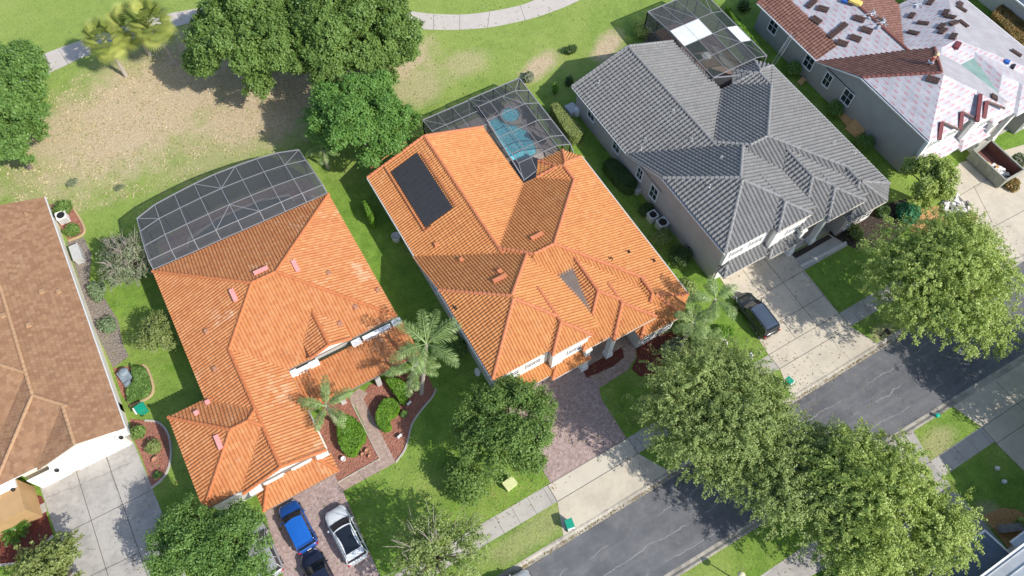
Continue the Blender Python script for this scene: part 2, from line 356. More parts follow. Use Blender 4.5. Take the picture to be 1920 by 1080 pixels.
M['jeans'] = plain('pale jeans', (.40, .44, .50), .9); M['bluecloth'] = plain('blue cloth', (.03, .12, .42), .9); M['yellow'] = plain('yellow foam board', (.75, .55, .15), .8)
M['redmetal'] = plain('dark red tile bundles', (.17, .035, .04), .6, .4, .2, 3); M['brownbeam'] = plain('brown beam', (.17, .12, .10), .8)
M['dumpster'] = plain('grey green dumpster steel', (.34, .34, .29), .7, .4, .15, 1.5); M['rust'] = plain('rusty dumpster inside', (.17, .075, .06), .8, .3, .2, 1.5)
M['debris'] = plain('torn debris', (.62, .58, .52), .9, .2, .3, 3); M['stone'] = plain('pale stone', (.60, .57, .52), .85, .2, .15, 5)
M['pink'] = plain('pink metal vent', (.75, .33, .30), .6, .4, .08); M['steel'] = plain('ladder aluminium', (.62, .63, .65), .35, .5, .05, metal=.5)
M['wood'] = plain('weathered timber', (.36, .33, .30), .9, .2, .2, 5); M['terracotta'] = plain('terracotta', (.42, .20, .12), .8)
M['lampglobe'] = plain('cream lamp globe', (.80, .72, .45), .4); M['rock'] = plain('brown grey rock', (.27, .25, .24), .9, .2, .25, 3, bump=.03)

# ------------------------------------------------------------------ mesh helpers
class MB:
    def __init__(s): s.v = []; s.f = []; s.mi = []; s.pc = []
    def add(s, vs, fs, mi=0):
        b = len(s.v); s.pc.append((b, len(s.f), len(vs), len(fs))); s.v += [tuple(x) for x in vs]; s.f += [tuple(b + i for i in f) for f in fs]; s.mi += [mi] * len(fs); return s
    def box(s, c, d, rz=0, mi=0, taper=1.0, tilt=None):
        hx, hy, hz = d[0] / 2, d[1] / 2, d[2] / 2; vs = []
        R = Matrix.Rotation(rz, 3, 'Z')
        if tilt is not None: R = R @ Matrix.Rotation(tilt[1], 3, tilt[0])
        for z, t in ((-hz, 1), (hz, taper)):
            for x, y in ((-1, -1), (1, -1), (1, 1), (-1, 1)):
                vs.append(Vector(c) + R @ Vector((x * hx * t, y * hy * t, z)))
        return s.add(vs, [(3, 2, 1, 0), (4, 5, 6, 7), (0, 1, 5, 4), (1, 2, 6, 5), (2, 3, 7, 6), (3, 0, 4, 7)], mi)
    def prism(s, poly, z0, z1, mi=0):
        if area(poly) < 0: poly = poly[::-1]
        n = len(poly); zt = z1 if isinstance(z1, (list, tuple)) else [z1] * n
        vs = [(x, y, z0) for x, y in poly] + [(poly[i][0], poly[i][1], zt[i]) for i in range(n)]
        return s.add(vs, [tuple(range(n))[::-1], tuple(range(n, 2 * n))] + [(i, (i + 1) % n, n + (i + 1) % n, n + i) for i in range(n)], mi)
    def tube(s, pts, rads, n=8, mi=0, cap=True):
        P = [Vector(p) for p in pts]; rings = []
        if not isinstance(rads, (list, tuple)): rads = [rads] * len(P)
        for i, p in enumerate(P):
            d = (P[min(i + 1, len(P) - 1)] - P[max(i - 1, 0)]).normalized()
            a = d.cross(Vector((0, 0, 1)) if abs(d.z) < .9 else Vector((1, 0, 0))).normalized(); b = d.cross(a)
            rings.append([p + (a * math.cos(2 * math.pi * k / n) + b * math.sin(2 * math.pi * k / n)) * rads[i] for k in range(n)])
        vs = [v for r in rings for v in r]; fs = []
        for i in range(len(P) - 1):
            for k in range(n): fs.append((i * n + k, (i + 1) * n + k, (i + 1) * n + (k + 1) % n, i * n + (k + 1) % n))
        if cap: fs += [tuple(range(n)), tuple(range((len(P) - 1) * n, len(P) * n))[::-1]]
        return s.add(vs, fs, mi)
    def lathe(s, c, prof, n=12, mi=0):
        vs = []; fs = []
        for r, z in prof:
            for k in range(n): vs.append((c[0] + r * math.cos(2 * math.pi * k / n), c[1] + r * math.sin(2 * math.pi * k / n), c[2] + z))
        for i in range(len(prof) - 1):
            for k in range(n): fs.append((i * n + k, i * n + (k + 1) % n, (i + 1) * n + (k + 1) % n, (i + 1) * n + k))
        return s.add(vs, fs, mi)
    def split(s, name, mats, parent):
        """every added piece becomes an object of its own"""
        for v0, f0, nv, nf in s.pc:
            q = MB(); q.add(s.v[v0:v0 + nv], [tuple(i - v0 for i in f) for f in s.f[f0:f0 + nf]]); q.build(name, mats, parent)
    def build(s, name, mats, parent=None, smooth=False):
        me = bpy.data.meshes.new(name); me.from_pydata(s.v, [], s.f)
        mats = mats if isinstance(mats, (list, tuple)) else [mats]
        for q in mats: me.materials.append(q)
        if len(mats) > 1: me.polygons.foreach_set('material_index', s.mi)
        if smooth: me.polygons.foreach_set('use_smooth', [True] * len(me.polygons))
        me.update()
        return link(name, me, parent)
def link(name, me, parent=None):
    o = bpy.data.objects.new(name, me); COL.objects.link(o)
    if parent is not None:
        o.parent = parent
        # top-level empties are moved/turned while mesh data is authored in world space: undo the empty's transform
        o.matrix_parent_inverse = PM.get(parent.name, Matrix.Identity(4)).inverted(); PM[o.name] = Matrix.Identity(4)
    return o
PM = {}
def tag(o, label=None, cat=None, group=None, kind=None):
    if label: o['label'] = label
    if cat: o['category'] = cat
    if group: o['group'] = group
    if kind: o['kind'] = kind
    return o
def thing(name, label, cat, loc, rz=0.0, group=None):
    o = bpy.data.objects.new(name, None); COL.objects.link(o); o.empty_display_size = .2
    o.location = (loc[0], loc[1], loc[2] if len(loc) > 2 else 0); o.rotation_euler = (0, 0, rz)
    PM[o.name] = Matrix.Identity(4)
    o.rotation_euler = (0, 0, rz)
    PM[o.name] = Matrix.Translation(o.location) @ Matrix.Rotation(rz, 4, 'Z')
    return tag(o, label, cat, group)
def local(o):
    """author children of o in o's own coordinates instead of world ones"""
    PM[o.name] = Matrix.Identity(4); return o
def area(p): return sum(p[i][0] * p[(i + 1) % len(p)][1] - p[(i + 1) % len(p)][0] * p[i][1] for i in range(len(p))) / 2
def copy_tree(o, parent=None):
    c = o.copy(); COL.objects.link(c)
    if parent is not None: c.parent = parent
    for ch in [q for q in bpy.data.objects if q.parent == o]: copy_tree(ch, c)
    return c

def quads(name, cen, nrm, size, mat, parent=None, aspect=1.6, tint=None, jitter=.5):
    n = len(cen)
    if tint is None: tint = RNG.random(n)
    nrm = nrm / (np.linalg.norm(nrm, axis=1, keepdims=True) + 1e-9)
    a = np.cross(nrm, RNG.normal(size=(n, 3))); a /= np.linalg.norm(a, axis=1, keepdims=True) + 1e-9
    b = np.cross(nrm, a)
    s = (size * (1 - jitter / 2 + jitter * RNG.random(n)))[:, None] if np.isscalar(size) or True else size
    L = a * s * aspect * .5; Wd = b * s * .5
    V = np.empty((n, 4, 3)); V[:, 0] = cen - L; V[:, 1] = cen + Wd - L * .1 + nrm * s * .12; V[:, 2] = cen + L; V[:, 3] = cen - Wd - L * .1 + nrm * s * .12
    return raw_quads(name, V, mat, parent, tint)
def raw_quads(name, V, mat, parent, tint):
    n = len(V); me = bpy.data.meshes.new(name)
    me.vertices.add(n * 4); me.vertices.foreach_set('co', V.reshape(-1).astype(np.float32))
    me.loops.add(n * 4); me.loops.foreach_set('vertex_index', np.arange(n * 4, dtype=np.int32))
    me.polygons.add(n); me.polygons.foreach_set('loop_start', np.arange(0, n * 4, 4, dtype=np.int32)); me.polygons.foreach_set('loop_total', np.full(n, 4, dtype=np.int32))
    at = me.attributes.new('tint', 'FLOAT', 'FACE'); at.data.foreach_set('value', np.asarray(tint, dtype=np.float32))
    me.materials.append(mat); me.update(calc_edges=True)
    return link(name, me, parent)

# ------------------------------------------------------------------ ground, road, paths
def sheet(name, poly, z, mat, parent=None):
    if area(poly) < 0: poly = poly[::-1]
    mb = MB(); mb.add([(x, y, z) for x, y in poly], [tuple(range(len(poly)))])
    return mb.build(name, mat, parent)
YN = 6.75
def ys(x): return 0.0 - 0.024 * x
mb = MB(); BIG = 1500
xs_ = [-BIG, -100, 0, 50, 100, BIG]
for i in range(5):
    a, b = xs_[i], xs_[i + 1]
    mb.add([(a, YN, 0), (b, YN, 0), (b, BIG, 0), (a, BIG, 0)], [(0, 1, 2, 3)])
    ya, yb = (ys(max(-100, min(100, a))), ys(max(-100, min(100, b))))
    mb.add([(a, -BIG, 0), (b, -BIG, 0), (b, yb, 0), (a, ya, 0)], [(0, 1, 2, 3)])
tag(mb.build('ground', M['grass']), kind='structure')
mb = MB()
mb.add([(-100, ys(-100), -.125), (100, ys(100), -.125), (100, YN - .1, -.125), (-100, YN - .1, -.125)], [(0, 1, 2, 3)])
tag(mb.build('road', M['asphalt']), kind='structure')
def kerbstrip(name, pts_back, sgn):
    mb = MB()
    prof = [(-.01, -.3), (-.01, .012), (.15, .012), (.30, -.075), (.34, -.105), (.60, -.118), (.60, -.3)]
    n = len(prof)
    for i, (x, y) in enumerate(pts_back):
        for d, z in prof: mb.v.append((x, y - sgn * d, z))
    for i in range(len(pts_back) - 1):
        for k in range(n - 1): mb.f.append((i * n + k, (i + 1) * n + k, (i + 1) * n + k + 1, i * n + k + 1)); mb.mi.append(0)
    return tag(mb.build(name, M['kerb']), kind='structure')
X = [x for x in np.arange(-98, 99, 3.05)]
kerbstrip('kerb_north', [(x, YN) for x in X], 1)
kerbstrip('kerb_south', [(x, ys(x)) for x in X], -1)
mb = MB()
for x in X:
    mb.box((x, YN - .30, -.045), (.025, .6, .125)); mb.box((x, ys(x) + .30, -.045), (.025, .6, .125))
# keep joints only as thin dark lines just proud of the sloped gutter
mb2 = MB()
for x in X:
    for back, sg in ((YN, 1), (ys(x), -1)):
        pr = [(0, .012), (.15, .012), (.30, -.075), (.34, -.105), (.60, -.118)]
        for (d0, z0), (d1, z1) in zip(pr, pr[1:]):
            mb2.add([(x - .012, back - sg * d0, z0 + .004), (x + .012, back - sg * d0, z0 + .004), (x + .012, back - sg * d1, z1 + .004), (x - .012, back - sg * d1, z1 + .004)], [(0, 1, 2, 3)])
tag(mb2.build('kerb_joints', M['joint']), kind='structure')

def gp(*pts): return [G(x, y) for x, y in pts]
# sidewalks
SW0, SW1 = 9.25, 10.8
def slab(name, poly, mat, z=.012, kind='structure'):
    return tag(sheet(name, poly, z, mat), kind=kind)
slab('sidewalk_north', [(-98, SW0), (98, SW0), (98, SW1), (-98, SW1)], M['walk'])
slab('sidewalk_south', [(-98, -4.6), (98, -5.35), (98, -3.8), (-98, -3.2)], M['walk'])
def lines(name, segs, wd=.035, z=.02, mat=None):
    mb = MB()
    for (x0, y0), (x1, y1) in segs:
        d = Vector((x1 - x0, y1 - y0)); 
        if d.length < 1e-6: continue
        n = Vector((-d.y, d.x)).normalized() * wd / 2
        mb.add([(x0 + n.x, y0 + n.y, z), (x0 - n.x, y0 - n.y, z), (x1 - n.x, y1 - n.y, z), (x1 + n.x, y1 + n.y, z)], [(0, 1, 2, 3)])
    return tag(mb.build(name, mat or M['joint']), kind='structure')
segs = [((x, SW0), (x, SW1)) for x in np.arange(-40, 90, 1.52)]
segs += [((x, -3.5 - .003 * x), (x, -5.0 - .003 * x)) for x in np.arange(-20, 90, 1.52)]
lines('sidewalk_joints', segs, .025, .0165)
# driveway of the grey roofed house
slab('driveway', [(35.1, 19.4), (34.0, SW1), (34.0, SW0), (33.2, YN), (43.3, YN), (42.4, SW0), (42.4, SW1), (42.6, 16.1), (42.9, 19.4)], M['conc'], .018)
lines('driveway_joints', [((37.5, 19.2), (37.2, SW1)), ((40.1, 19.2), (39.8, SW1)), ((34.6, 15.9), (42.6, 15.95)), ((34.2, 12.9), (42.4, 12.95)), ((34, SW1), (42.4, SW1)), ((34, SW0), (42.4, SW0)), ((34.0, SW0), (34.0, SW1)), ((42.4, SW0), (42.4, 16))], .045, .023)
def crackline(p0, p1, n=9, j=.12):
    out = []; last = p0
    for i in range(1, n + 1):
        t = i / n; q = (p0[0] + (p1[0] - p0[0]) * t + random.uniform(-j, j), p0[1] + (p1[1] - p0[1]) * t + random.uniform(-j, j)); out.append((last, q)); last = q
    return out
lines('driveway_cracks', crackline((36.9, SW0), (37.1, YN)) + crackline((39.8, SW0), (40.1, YN)), .02, .0225, M['crack'])
# apron and paver driveway of the amber roofed house
slab('driveway', [(10.6, SW0), (18.6, SW0), (18.6, SW1), (10.6, SW1)], M['walk_new'], .018)
slab('driveway', [(10.6, SW0 - .004), (18.6, SW0 - .004), (20.0, YN), (9.6, YN)], M['conc'], .018)
slab('driveway', [(10.9, SW1 + .004), (18.5, SW1 + .004)] + gp((1127, 747), (1123, 727), (1112, 712)) + [(19.1, 17.6), (19.1, 19.6), (10.8, 19.6)], M['paver'], .018)
lines('driveway_joints', [((10.6, SW0), (18.6, SW0)), ((10.6, SW0), (10.6, SW1)), ((18.6, SW0), (18.6, SW1)), ((10.6, SW1), (18.6, SW1))], .05, .023)
# curved paver walk to the front door
slab('path', gp((1103, 706), (1117, 702), (1150, 687), (1170, 670), (1168, 657), (1162, 648), (1178, 637), (1190, 647), (1193, 668), (1178, 693), (1150, 711), (1130, 724), (1123, 727), (1112, 712)), M['paver2'], .024)
slab('flower_bed', gp((1086, 684), (1100, 708), (1118, 710), (1154, 692), (1175, 674), (1174, 655), (1162, 642), (1118, 664)), M['mulch_dark'], .022)
slab('flower_bed', gp((1190, 645), (1215, 636), (1262, 620), (1290, 640), (1262, 690), (1225, 706), (1200, 706), (1184, 692), (1195, 670)), M['mulch_dark'], .014)
# H1 paver driveway
slab('driveway', [(-10.2, 21.9), (-4.0, 21.9)] + gp((633, 905), (643, 921)) + [(-4.4, SW1), (-3.6, SW0), (-2.6, YN), (-12.2, YN), (-11.4, SW0), (-11.0, 14.0)], M['paver'], .018)
slab('path', gp((662, 752), (677, 740), (742, 867), (643, 921), (633, 905), (712, 860)), M['paver2'], .022)
slab('path', gp((655, 745), (672, 728), (690, 737), (676, 755), (662, 765)), M['paver2'], .0265)
slab('flower_bed', gp((618, 745), (650, 742), (662, 760), (710, 859), (633, 903), (612, 860), (590, 790)), M['mulch'], .014)
slab('flower_bed', gp((678, 742), (692, 722), (745, 700), (800, 700), (816, 735), (793, 765), (773, 792), (768, 812), (760, 843), (741, 866)), M['mulch'], .014)
def ribbon(name, pts, wd, h, mat, z0=0):
    mb = MB(); n = len(pts); L = []
    for i in range(n):
        a = Vector(pts[max(0, i - 1)]); b = Vector(pts[min(n - 1, i + 1)]); d = (b - a).normalized(); q = Vector((-d.y, d.x)) * wd / 2; c = Vector(pts[i])
        L.append([(c.x + q.x, c.y + q.y, z0), (c.x + q.x * .8, c.y + q.y * .8, z0 + h), (c.x - q.x * .8, c.y - q.y * .8, z0 + h), (c.x - q.x, c.y - q.y, z0)])
    for r in L: mb.v += r
    for i in range(n - 1):
        for k2 in range(3): mb.f.append((i * 4 + k2, (i + 1) * 4 + k2, (i + 1) * 4 + k2 + 1, i * 4 + k2 + 1)); mb.mi.append(0)
    return mb.build(name, mat)
def smooth(pts, it=2):
    for _ in range(it):
        q = [pts[0]]
        for a, b in zip(pts, pts[1:]): q += [(a[0] * .75 + b[0] * .25, a[1] * .75 + b[1] * .25), (a[0] * .25 + b[0] * .75, a[1] * .25 + b[1] * .75)]
        pts = q + [pts[-1]]
    return pts
tag(ribbon('garden_edging', smooth(gp((742, 867), (761, 843), (768, 812), (773, 792), (793, 765), (812, 744), (818, 728))), .16, .1, M['border']), 'grey kerb curving round the red mulch bed beside the brick path', 'garden edging')
tag(ribbon('garden_edging', gp((660, 757), (712, 860), (633, 905)), .10, .07, M['border']), 'thin kerb along the corner of the mulch bed by the garage with two cars', 'garden edging')
# H0 drive, beds
slab('driveway', [(-25.45, 31.9), (-17.75, 31.4), (-17.5, 24.9), (-17.2, SW1), (-16.4, YN), (-25.9, YN), (-25.0, SW1), (-25.2, 25.6)], M['conc_old'], .018)
lines('driveway_joints', [(G(143, 883), G(203, 1080)), (G(203, 1080), (-21.9, 10)), (G(198, 853), G(277, 1080)), (G(107, 1008), G(283, 920)), (G(170, 1080), G(262, 1036))], .05, .023)
lines('driveway_cracks', crackline(G(87, 933), G(143, 912)) + crackline(G(143, 912), G(250, 867)) + crackline(G(198, 853), G(228, 935)) + crackline(G(160, 1032), G(182, 1028)), .03, .0225, M['crack'])
slab('path', gp((0, 985), (40, 964), (84, 942), (89, 958), (45, 982), (0, 1003)), M['conc_old'], .02)
slab('flower_bed', gp((0, 945), (60, 925), (78, 930), (84, 942), (40, 964), (0, 985)), M['mulch_dark'], .014)
slab('flower_bed', gp((0, 1003), (45, 982), (86, 958), (100, 1003), (74, 1031), (39, 1053), (0, 1058)), M['mulch_dark'], .016)
tag(ribbon('garden_edging', smooth(gp((-20, 1060), (0, 1060), (39, 1055), (74, 1033), (100, 1004))), .2, .12, M['border']), 'grey kerb round the dark bed with the sago palm at left edge', 'garden edging')
slab('flower_bed', gp((243, 785), (272, 788), (296, 790), (312, 806), (320, 830), (320, 868), (307, 895), (284, 914), (268, 862), (252, 826)), M['mulch'], .014)
tag(ribbon('garden_edging', smooth(gp((272, 789), (297, 790), (313, 806), (321, 830), (321, 868), (308, 897), (283, 916))), .2, .12, M['border']), 'grey kerb looping round the bed right of the old concrete driveway', 'garden edging')
slab('flower_bed', gp((212, 690), (268, 684), (277, 692), (286, 714), (288, 734), (280, 746), (243, 761), (228, 740)), M['mulch'], .014)
tag(ribbon('garden_edging', smooth(gp((268, 684), (277, 690), (286, 714), (289, 734), (280, 747), (243, 762))), .2, .12, M['border_tan']), 'tan kerb round the ground cover bed above the green bin', 'garden edging')
slab('flower_bed', gp((92, 383), (137, 388), (161, 428), (157, 441), (129, 451), (110, 420)), M['mulch'], .016)
tag(ribbon('garden_edging', smooth(gp((128, 380), (138, 390), (160, 426), (158, 441), (129, 452))), .2, .12, M['border_tan']), 'tan kerb round the small bed with two shrubs beside the left house', 'garden edging')
slab('flower_bed', gp((125, 452), (157, 445), (172, 477), (167, 527), (195, 558), (221, 600), (231, 647), (242, 668), (212, 690), (170, 600), (140, 500)), M['mulch_grey'], .012)
# H3/H4 fronts
slab('path', gp((1483, 477), (1553, 438), (1590, 460), (1507, 507)), M['walk'], .022)
slab('flower_bed', gp((1483, 477), (1553, 440), (1560, 446), (1492, 485)), M['mulch_black'], .028)
tag(ribbon('garden_edging', gp((1500, 500), (1586, 455)), .3, .1, M['stone']), 'pebbled kerb strip along the entry walk of the grey roofed house', 'garden edging')
slab('flower_bed', gp((1553, 440), (1573, 405), (1650, 385), (1700, 372), (1712, 410), (1700, 432), (1660, 462), (1610, 470), (1590, 460)), M['mulch_black'], .014)
slab('flower_bed', gp((1700, 400), (1745, 385), (1790, 395), (1800, 425), (1765, 440), (1705, 435)), M['mulch_org'], .016)
slab('driveway', gp((1760, 345), (1800, 305), (1925, 270), (2050, 420)) + [(69, SW1), (70, YN), (57.6, YN), (58.4, SW1)] + gp((1795, 430), (1788, 372)), M['conc'], .018)
lines('driveway_joints', [(G(1792, 371), G(1860, 331)), (G(1825, 348), (62.6, SW1)), (G(1860, 427), G(1940, 384))], .045, .023)
# south side concrete
slab('driveway', [(44.9, ys(44.9)), (45.7, -3.7), (45.7, -5.4), (46.5, -16), (62, -16), (60, -5), (61.2, ys(61)), ], M['conc'], .019)
lines('driveway_joints', [((45.7, -3.7), (62, -3.9)), ((45.7, -5.35), (62, -5.5)), ((45.7, -3.7), (45.7, -5.4)), ((50.0, -1.3), (50.3, -12))], .045, .024)
slab('driveway', [(30.8, ys(30.8)), (40.3, ys(40.3)), (39.6, -3.6), (39.7, -5.2), (39.8, -11.5), (31.2, -11.5), (31.6, -5.2), (31.6, -3.6)], M['conc_old'], .019)
lines('driveway_joints', [((31.6, -3.6), (39.6, -3.65)), ((31.6, -5.1), (39.6, -5.2)), ((35.6, -5.1), (35.5, -11.5)), ((31.2, -8.3), (39.6, -8.4))], .045, .024)
slab('path', gp((1430, 1085), (1460, 1060), (1500, 1050), (1560, 1035), (1580, 1050), (1500, 1090)), M['conc_old'], .02)
slab('flower_bed', gp((1843, 967), (1878, 952), (1905, 955), (1940, 975), (1940, 1010), (1893, 1032), (1868, 1000)), M['mulch_org'], .016)
# cart path behind the houses
edge_t = [(-160, 190), (-60, 152), (0, 132), (63, 108), (153, 75), (240, 47), (317, 25), (360, 18), (420, 6), (520, 0), (640, 5), (720, 14), (782, 23), (820, 27), (880, 28), (960, 15), (1007, 0), (1080, -40), (1200, -120)]
edge_b = [(-140, 224), (-40, 184), (20, 162), (93, 138), (163, 103), (250, 77), (325, 52), (363, 40), (430, 32), (530, 28), (640, 34), (720, 45), (780, 55), (847, 57), (913, 53), (960, 44), (1010, 32), (1087, 3), (1240, -90)]
tag(sheet('path', [G(*q) for q in smooth(edge_t)] + [G(*q) for q in smooth(edge_b)][::-1], .02, M['path']), kind='structure')
lines('path_joints', [(G(*a), G(*b)) for a, b in (((813, 27), (813, 56)), ((862, 28), (862, 57)), ((918, 23), (914, 53)), ((975, 10), (985, 38)), ((110, 93), (128, 120)))], .05, .026, M['crack'])

# ------------------------------------------------------------------ roofs
def clip(poly, f):
    out = []; n = len(poly)
    for i in range(n):
        a, b = poly[i], poly[(i + 1) % n]; fa, fb = f(*a), f(*b)
        if fa >= 0: out.append(a)
        if (fa >= 0) != (fb >= 0):
            t = fa / (fa - fb); out.append((a[0] + (b[0] - a[0]) * t, a[1] + (b[1] - a[1]) * t))
    return out
class Plane:
    def __init__(s, x0, y0, z0, dx, dy, p, mat=0):
        l = math.hypot(dx, dy); s.x0, s.y0, s.z0, s.dx, s.dy, s.p, s.mat = x0, y0, z0, dx / l, dy / l, p, mat
    def z(s, x, y): return s.z0 + s.p * ((x - s.x0) * s.dx + (y - s.y0) * s.dy)
class Block:
    def __init__(s, foot, planes, rakes=(), caps=True, soffit=True):
        s.foot = foot if area(foot) > 0 else foot[::-1]; s.planes = planes; s.rakes = rakes; s.caps = caps; s.soffit = soffit
    def zmin(s, x, y): return min(p.z(x, y) for p in s.planes)
    def inside(s, x, y):
        n = len(s.foot)
        for i in range(n):
            a, b = s.foot[i], s.foot[(i + 1) % n]
            if (b[0] - a[0]) * (y - a[1]) - (b[1] - a[1]) * (x - a[0]) < -1e-6: return False
        return True
def rect(x0, y0, x1, y1): return [(x0, y0), (x1, y0), (x1, y1), (x0, y1)]
PROF = {'barrel': ([0, .15, .32, .5, .65, .82], lambda f, A: A * math.sin(math.pi * min(f / .66, 1))),
        'flat': ([0, .05], lambda f, A: 0 if f > .02 else -A)}
def tile_facet(bm, uvl, poly, P, w, l, A, t, kind, mi):
    ux, uy = -P.dy, P.dx
    us = [p[0] * ux + p[1] * uy for p in poly]; ss = [p[0] * P.dx + p[1] * P.dy for p in poly]
    s00 = P.x0 * P.dx + P.y0 * P.dy
    u0 = math.floor(min(us) / w); u1 = math.ceil(max(us) / w); k0 = math.floor((min(ss) - s00) / l); k1 = math.ceil((max(ss) - s00) / l)
    ph, fn = PROF[kind]
    U = [(i + f) * w for i in range(u0, u1) for f in ph] + [u1 * w]
    H = [fn(f, A) for i in range(u0, u1) for f in ph] + [fn(0, A)]
    faces = []; prev = None
    for k in range(k0, k1):
        s0 = s00 + k * l; s1 = s0 + l; sh = (.5 * w if (kind == 'flat' and k % 2) else 0)
        lo = []; hi = []
        for u, h in zip(U, H):
            uu = u + sh; jit = 0
            for s, lst, off in ((s0, lo, t), (s1, hi, 0)):
                x = uu * ux + s * P.dx; y = uu * uy + s * P.dy
                lst.append(bm.verts.new((x, y, P.z(x, y) + h + off)))
        for i in range(len(U) - 1):
            fc = bm.faces.new((lo[i], lo[i + 1], hi[i + 1], hi[i])); fc.material_index = mi
            uvv = [(U[i] / w, k), (U[i + 1] / w, k), (U[i + 1] / w, k + 1), (U[i] / w, k + 1)]
            for lp, q in zip(fc.loops, uvv): lp[uvl].uv = (q[0] + .002 + (37 if sh else 0), min(q[1], k + .998))
            if prev is not None and kind != 'flat':
                f2 = bm.faces.new((prev[i], prev[i + 1], lo[i + 1], lo[i])); f2.material_index = mi
                for lp, q in zip(f2.loops, uvv): lp[uvl].uv = (q[0] + .002, k + .01)
        if kind == 'flat':  # course edge riser
            for i in range(len(U) - 1):
                a = bm.verts.new(lo[i].co - Vector((0, 0, t))); b = bm.verts.new(lo[i + 1].co - Vector((0, 0, t)))
                f2 = bm.faces.new((a, b, lo[i + 1], lo[i])); f2.material_index = mi
                for lp in f2.loops: lp[uvl].uv = (U[i] / w + .002, k + .01)
        prev = hi
def cut(bm, poly):
    if area(poly) < 0: poly = poly[::-1]
    n = len(poly)
    for i in range(n):
        a, b = poly[i], poly[(i + 1) % n]
        if math.hypot(b[0] - a[0], b[1] - a[1]) < 1e-4: continue
        no = (b[1] - a[1], -(b[0] - a[0]), 0)
        bmesh.ops.bisect_plane(bm, geom=bm.verts[:] + bm.edges[:] + bm.faces[:], plane_co=(a[0], a[1], 0), plane_no=no, clear_outer=True)
def capseg(mb, a, b, r):
    d = (b - a).normalized(); s = d.cross(Vector((0, 0, 1))).normalized(); up = s.cross(d)
    if up.z < 0: up = -up
    vs = []
    for p, rr, lift in ((a, r * 1.12, .05), (b, r * .92, .02)):
        for k2 in range(7):
            an = math.pi * (k2 / 6); vs.append(p + s * math.cos(an) * rr + up * (math.sin(an) * rr * .85 - .05 + lift))
    fs = [(k2, k2 + 1, k2 + 8, k2 + 7) for k2 in range(6)] + [tuple(range(7)), tuple(range(7, 14))[::-1]]
    mb.add(vs, fs)
def make_roof(root, blocks, mats, capmat, w, l, A, t, kind='barrel', under_idx=None, capr=.15, name='roof', nocap=None, T=None, fascia=None):
    allbm = []
    me = bpy.data.meshes.new(name)
    final = bmesh.new(); 
    uvf = final.loops.layers.uv.new('UVMap')
    tmpm = bpy.data.meshes.new('tmp')
    for B in blocks:
        for i, P in enumerate(B.planes):
            poly = list(B.foot)
            for j, Q in enumerate(B.planes):
                if i == j: continue
                poly = clip(poly, lambda x, y: Q.z(x, y) - P.z(x, y))
                if len(poly) < 3: break
            if len(poly) < 3 or abs(area(poly)) < .02: continue
            if under_idx is not None and P.mat in under_idx:
                if area(poly) < 0: poly = poly[::-1]
                f = final.faces.new([final.verts.new((x, y, P.z(x, y) + .02)) for x, y in poly]); f.material_index = P.mat
                for lp in f.loops:
                    x, y = lp.vert.co.x, lp.vert.co.y; lp[uvf].uv = (x * -P.dy + y * P.dx, (x * P.dx + y * P.dy))
                continue
            bm = bmesh.new(); uvl = bm.loops.layers.uv.new('UVMap')
            tile_facet(bm, uvl, poly, P, w, l, A, t, kind, P.mat); cut(bm, poly)
            bm.to_mesh(tmpm); bm.free(); final.from_mesh(tmpm)
    if T: bmesh.ops.transform(final, matrix=T, verts=final.verts[:])
    final.to_mesh(me); final.free()
    for q in mats: me.materials.append(q)
    ro = link(name, me, root)
    # hip and ridge caps, one object per hip or ridge line
    def vis(x, y, z, B):
        return all((o is B) or not o.inside(x, y) or o.zmin(x, y) <= z + .006 for o in blocks)
    for B in blocks:
        if not B.caps: continue
        segs = []
        n = len(B.planes)
        for i in range(n):
            for j in range(i + 1, n):
                if (i, j) in getattr(B, 'skip', ()): continue
                P, Q = B.planes[i], B.planes[j]
                ga = P.p * P.dx - Q.p * Q.dx; gb = P.p * P.dy - Q.p * Q.dy
                if math.hypot(ga, gb) < 1e-6: continue
                x0, y0 = B.foot[0]; v = P.z(x0, y0) - Q.z(x0, y0); g2 = ga * ga + gb * gb
                bx, by = x0 - v * ga / g2, y0 - v * gb / g2; L = math.sqrt(g2); dx, dy = -gb / L, ga / L
                lo, hi = -80, 80; N = 3200; run = []
                ts = np.linspace(lo, hi, N + 1); best = None; cur = None
                for tt in ts:
                    x, y = bx + dx * tt, by + dy * tt
                    ok = B.inside(x, y) and all(R.z(x, y) >= P.z(x, y) - 1e-4 for R in B.planes)
                    if ok: cur = (cur[0], tt) if cur else (tt, tt)
                    elif cur: segs.append(cur_seg(bx, by, dx, dy, cur, P)); cur = None
                if nocap and (P.mat in nocap and Q.mat in nocap) and segs and segs[-1] is not None: segs.pop()
        for (a, b) in B.rakes:
            segs.append((Vector((a[0], a[1], B.zmin(*a))), Vector((b[0], b[1], B.zmin(*b)))))
        for a, b in segs:
            if (b - a).length < .3: continue
            if a.z > b.z: a, b = b, a
            L = (b - a).length; k2 = max(1, round(L / .42)); mb = MB()
            for q in range(k2):
                p0 = a.lerp(b, q / k2); p1 = a.lerp(b, (q + 1.08) / k2) if q < k2 - 1 else b
                mid = (p0 + p1) / 2
                if vis(mid.x, mid.y, mid.z, B): capseg(mb, p0 + Vector((0, 0, .04)), p1 + Vector((0, 0, .04)), capr)
            if mb.v:
                if T: mb.v = [tuple(T @ Vector(v)) for v in mb.v]
                mb.build('ridge_cap', capmat, ro)
    return ro
def cur_seg(bx, by, dx, dy, cur, P):
    a = (bx + dx * cur[0], by + dy * cur[0]); b = (bx + dx * cur[1], by + dy * cur[1])
    return (Vector((a[0], a[1], P.z(*a))), Vector((b[0], b[1], P.z(*b))))
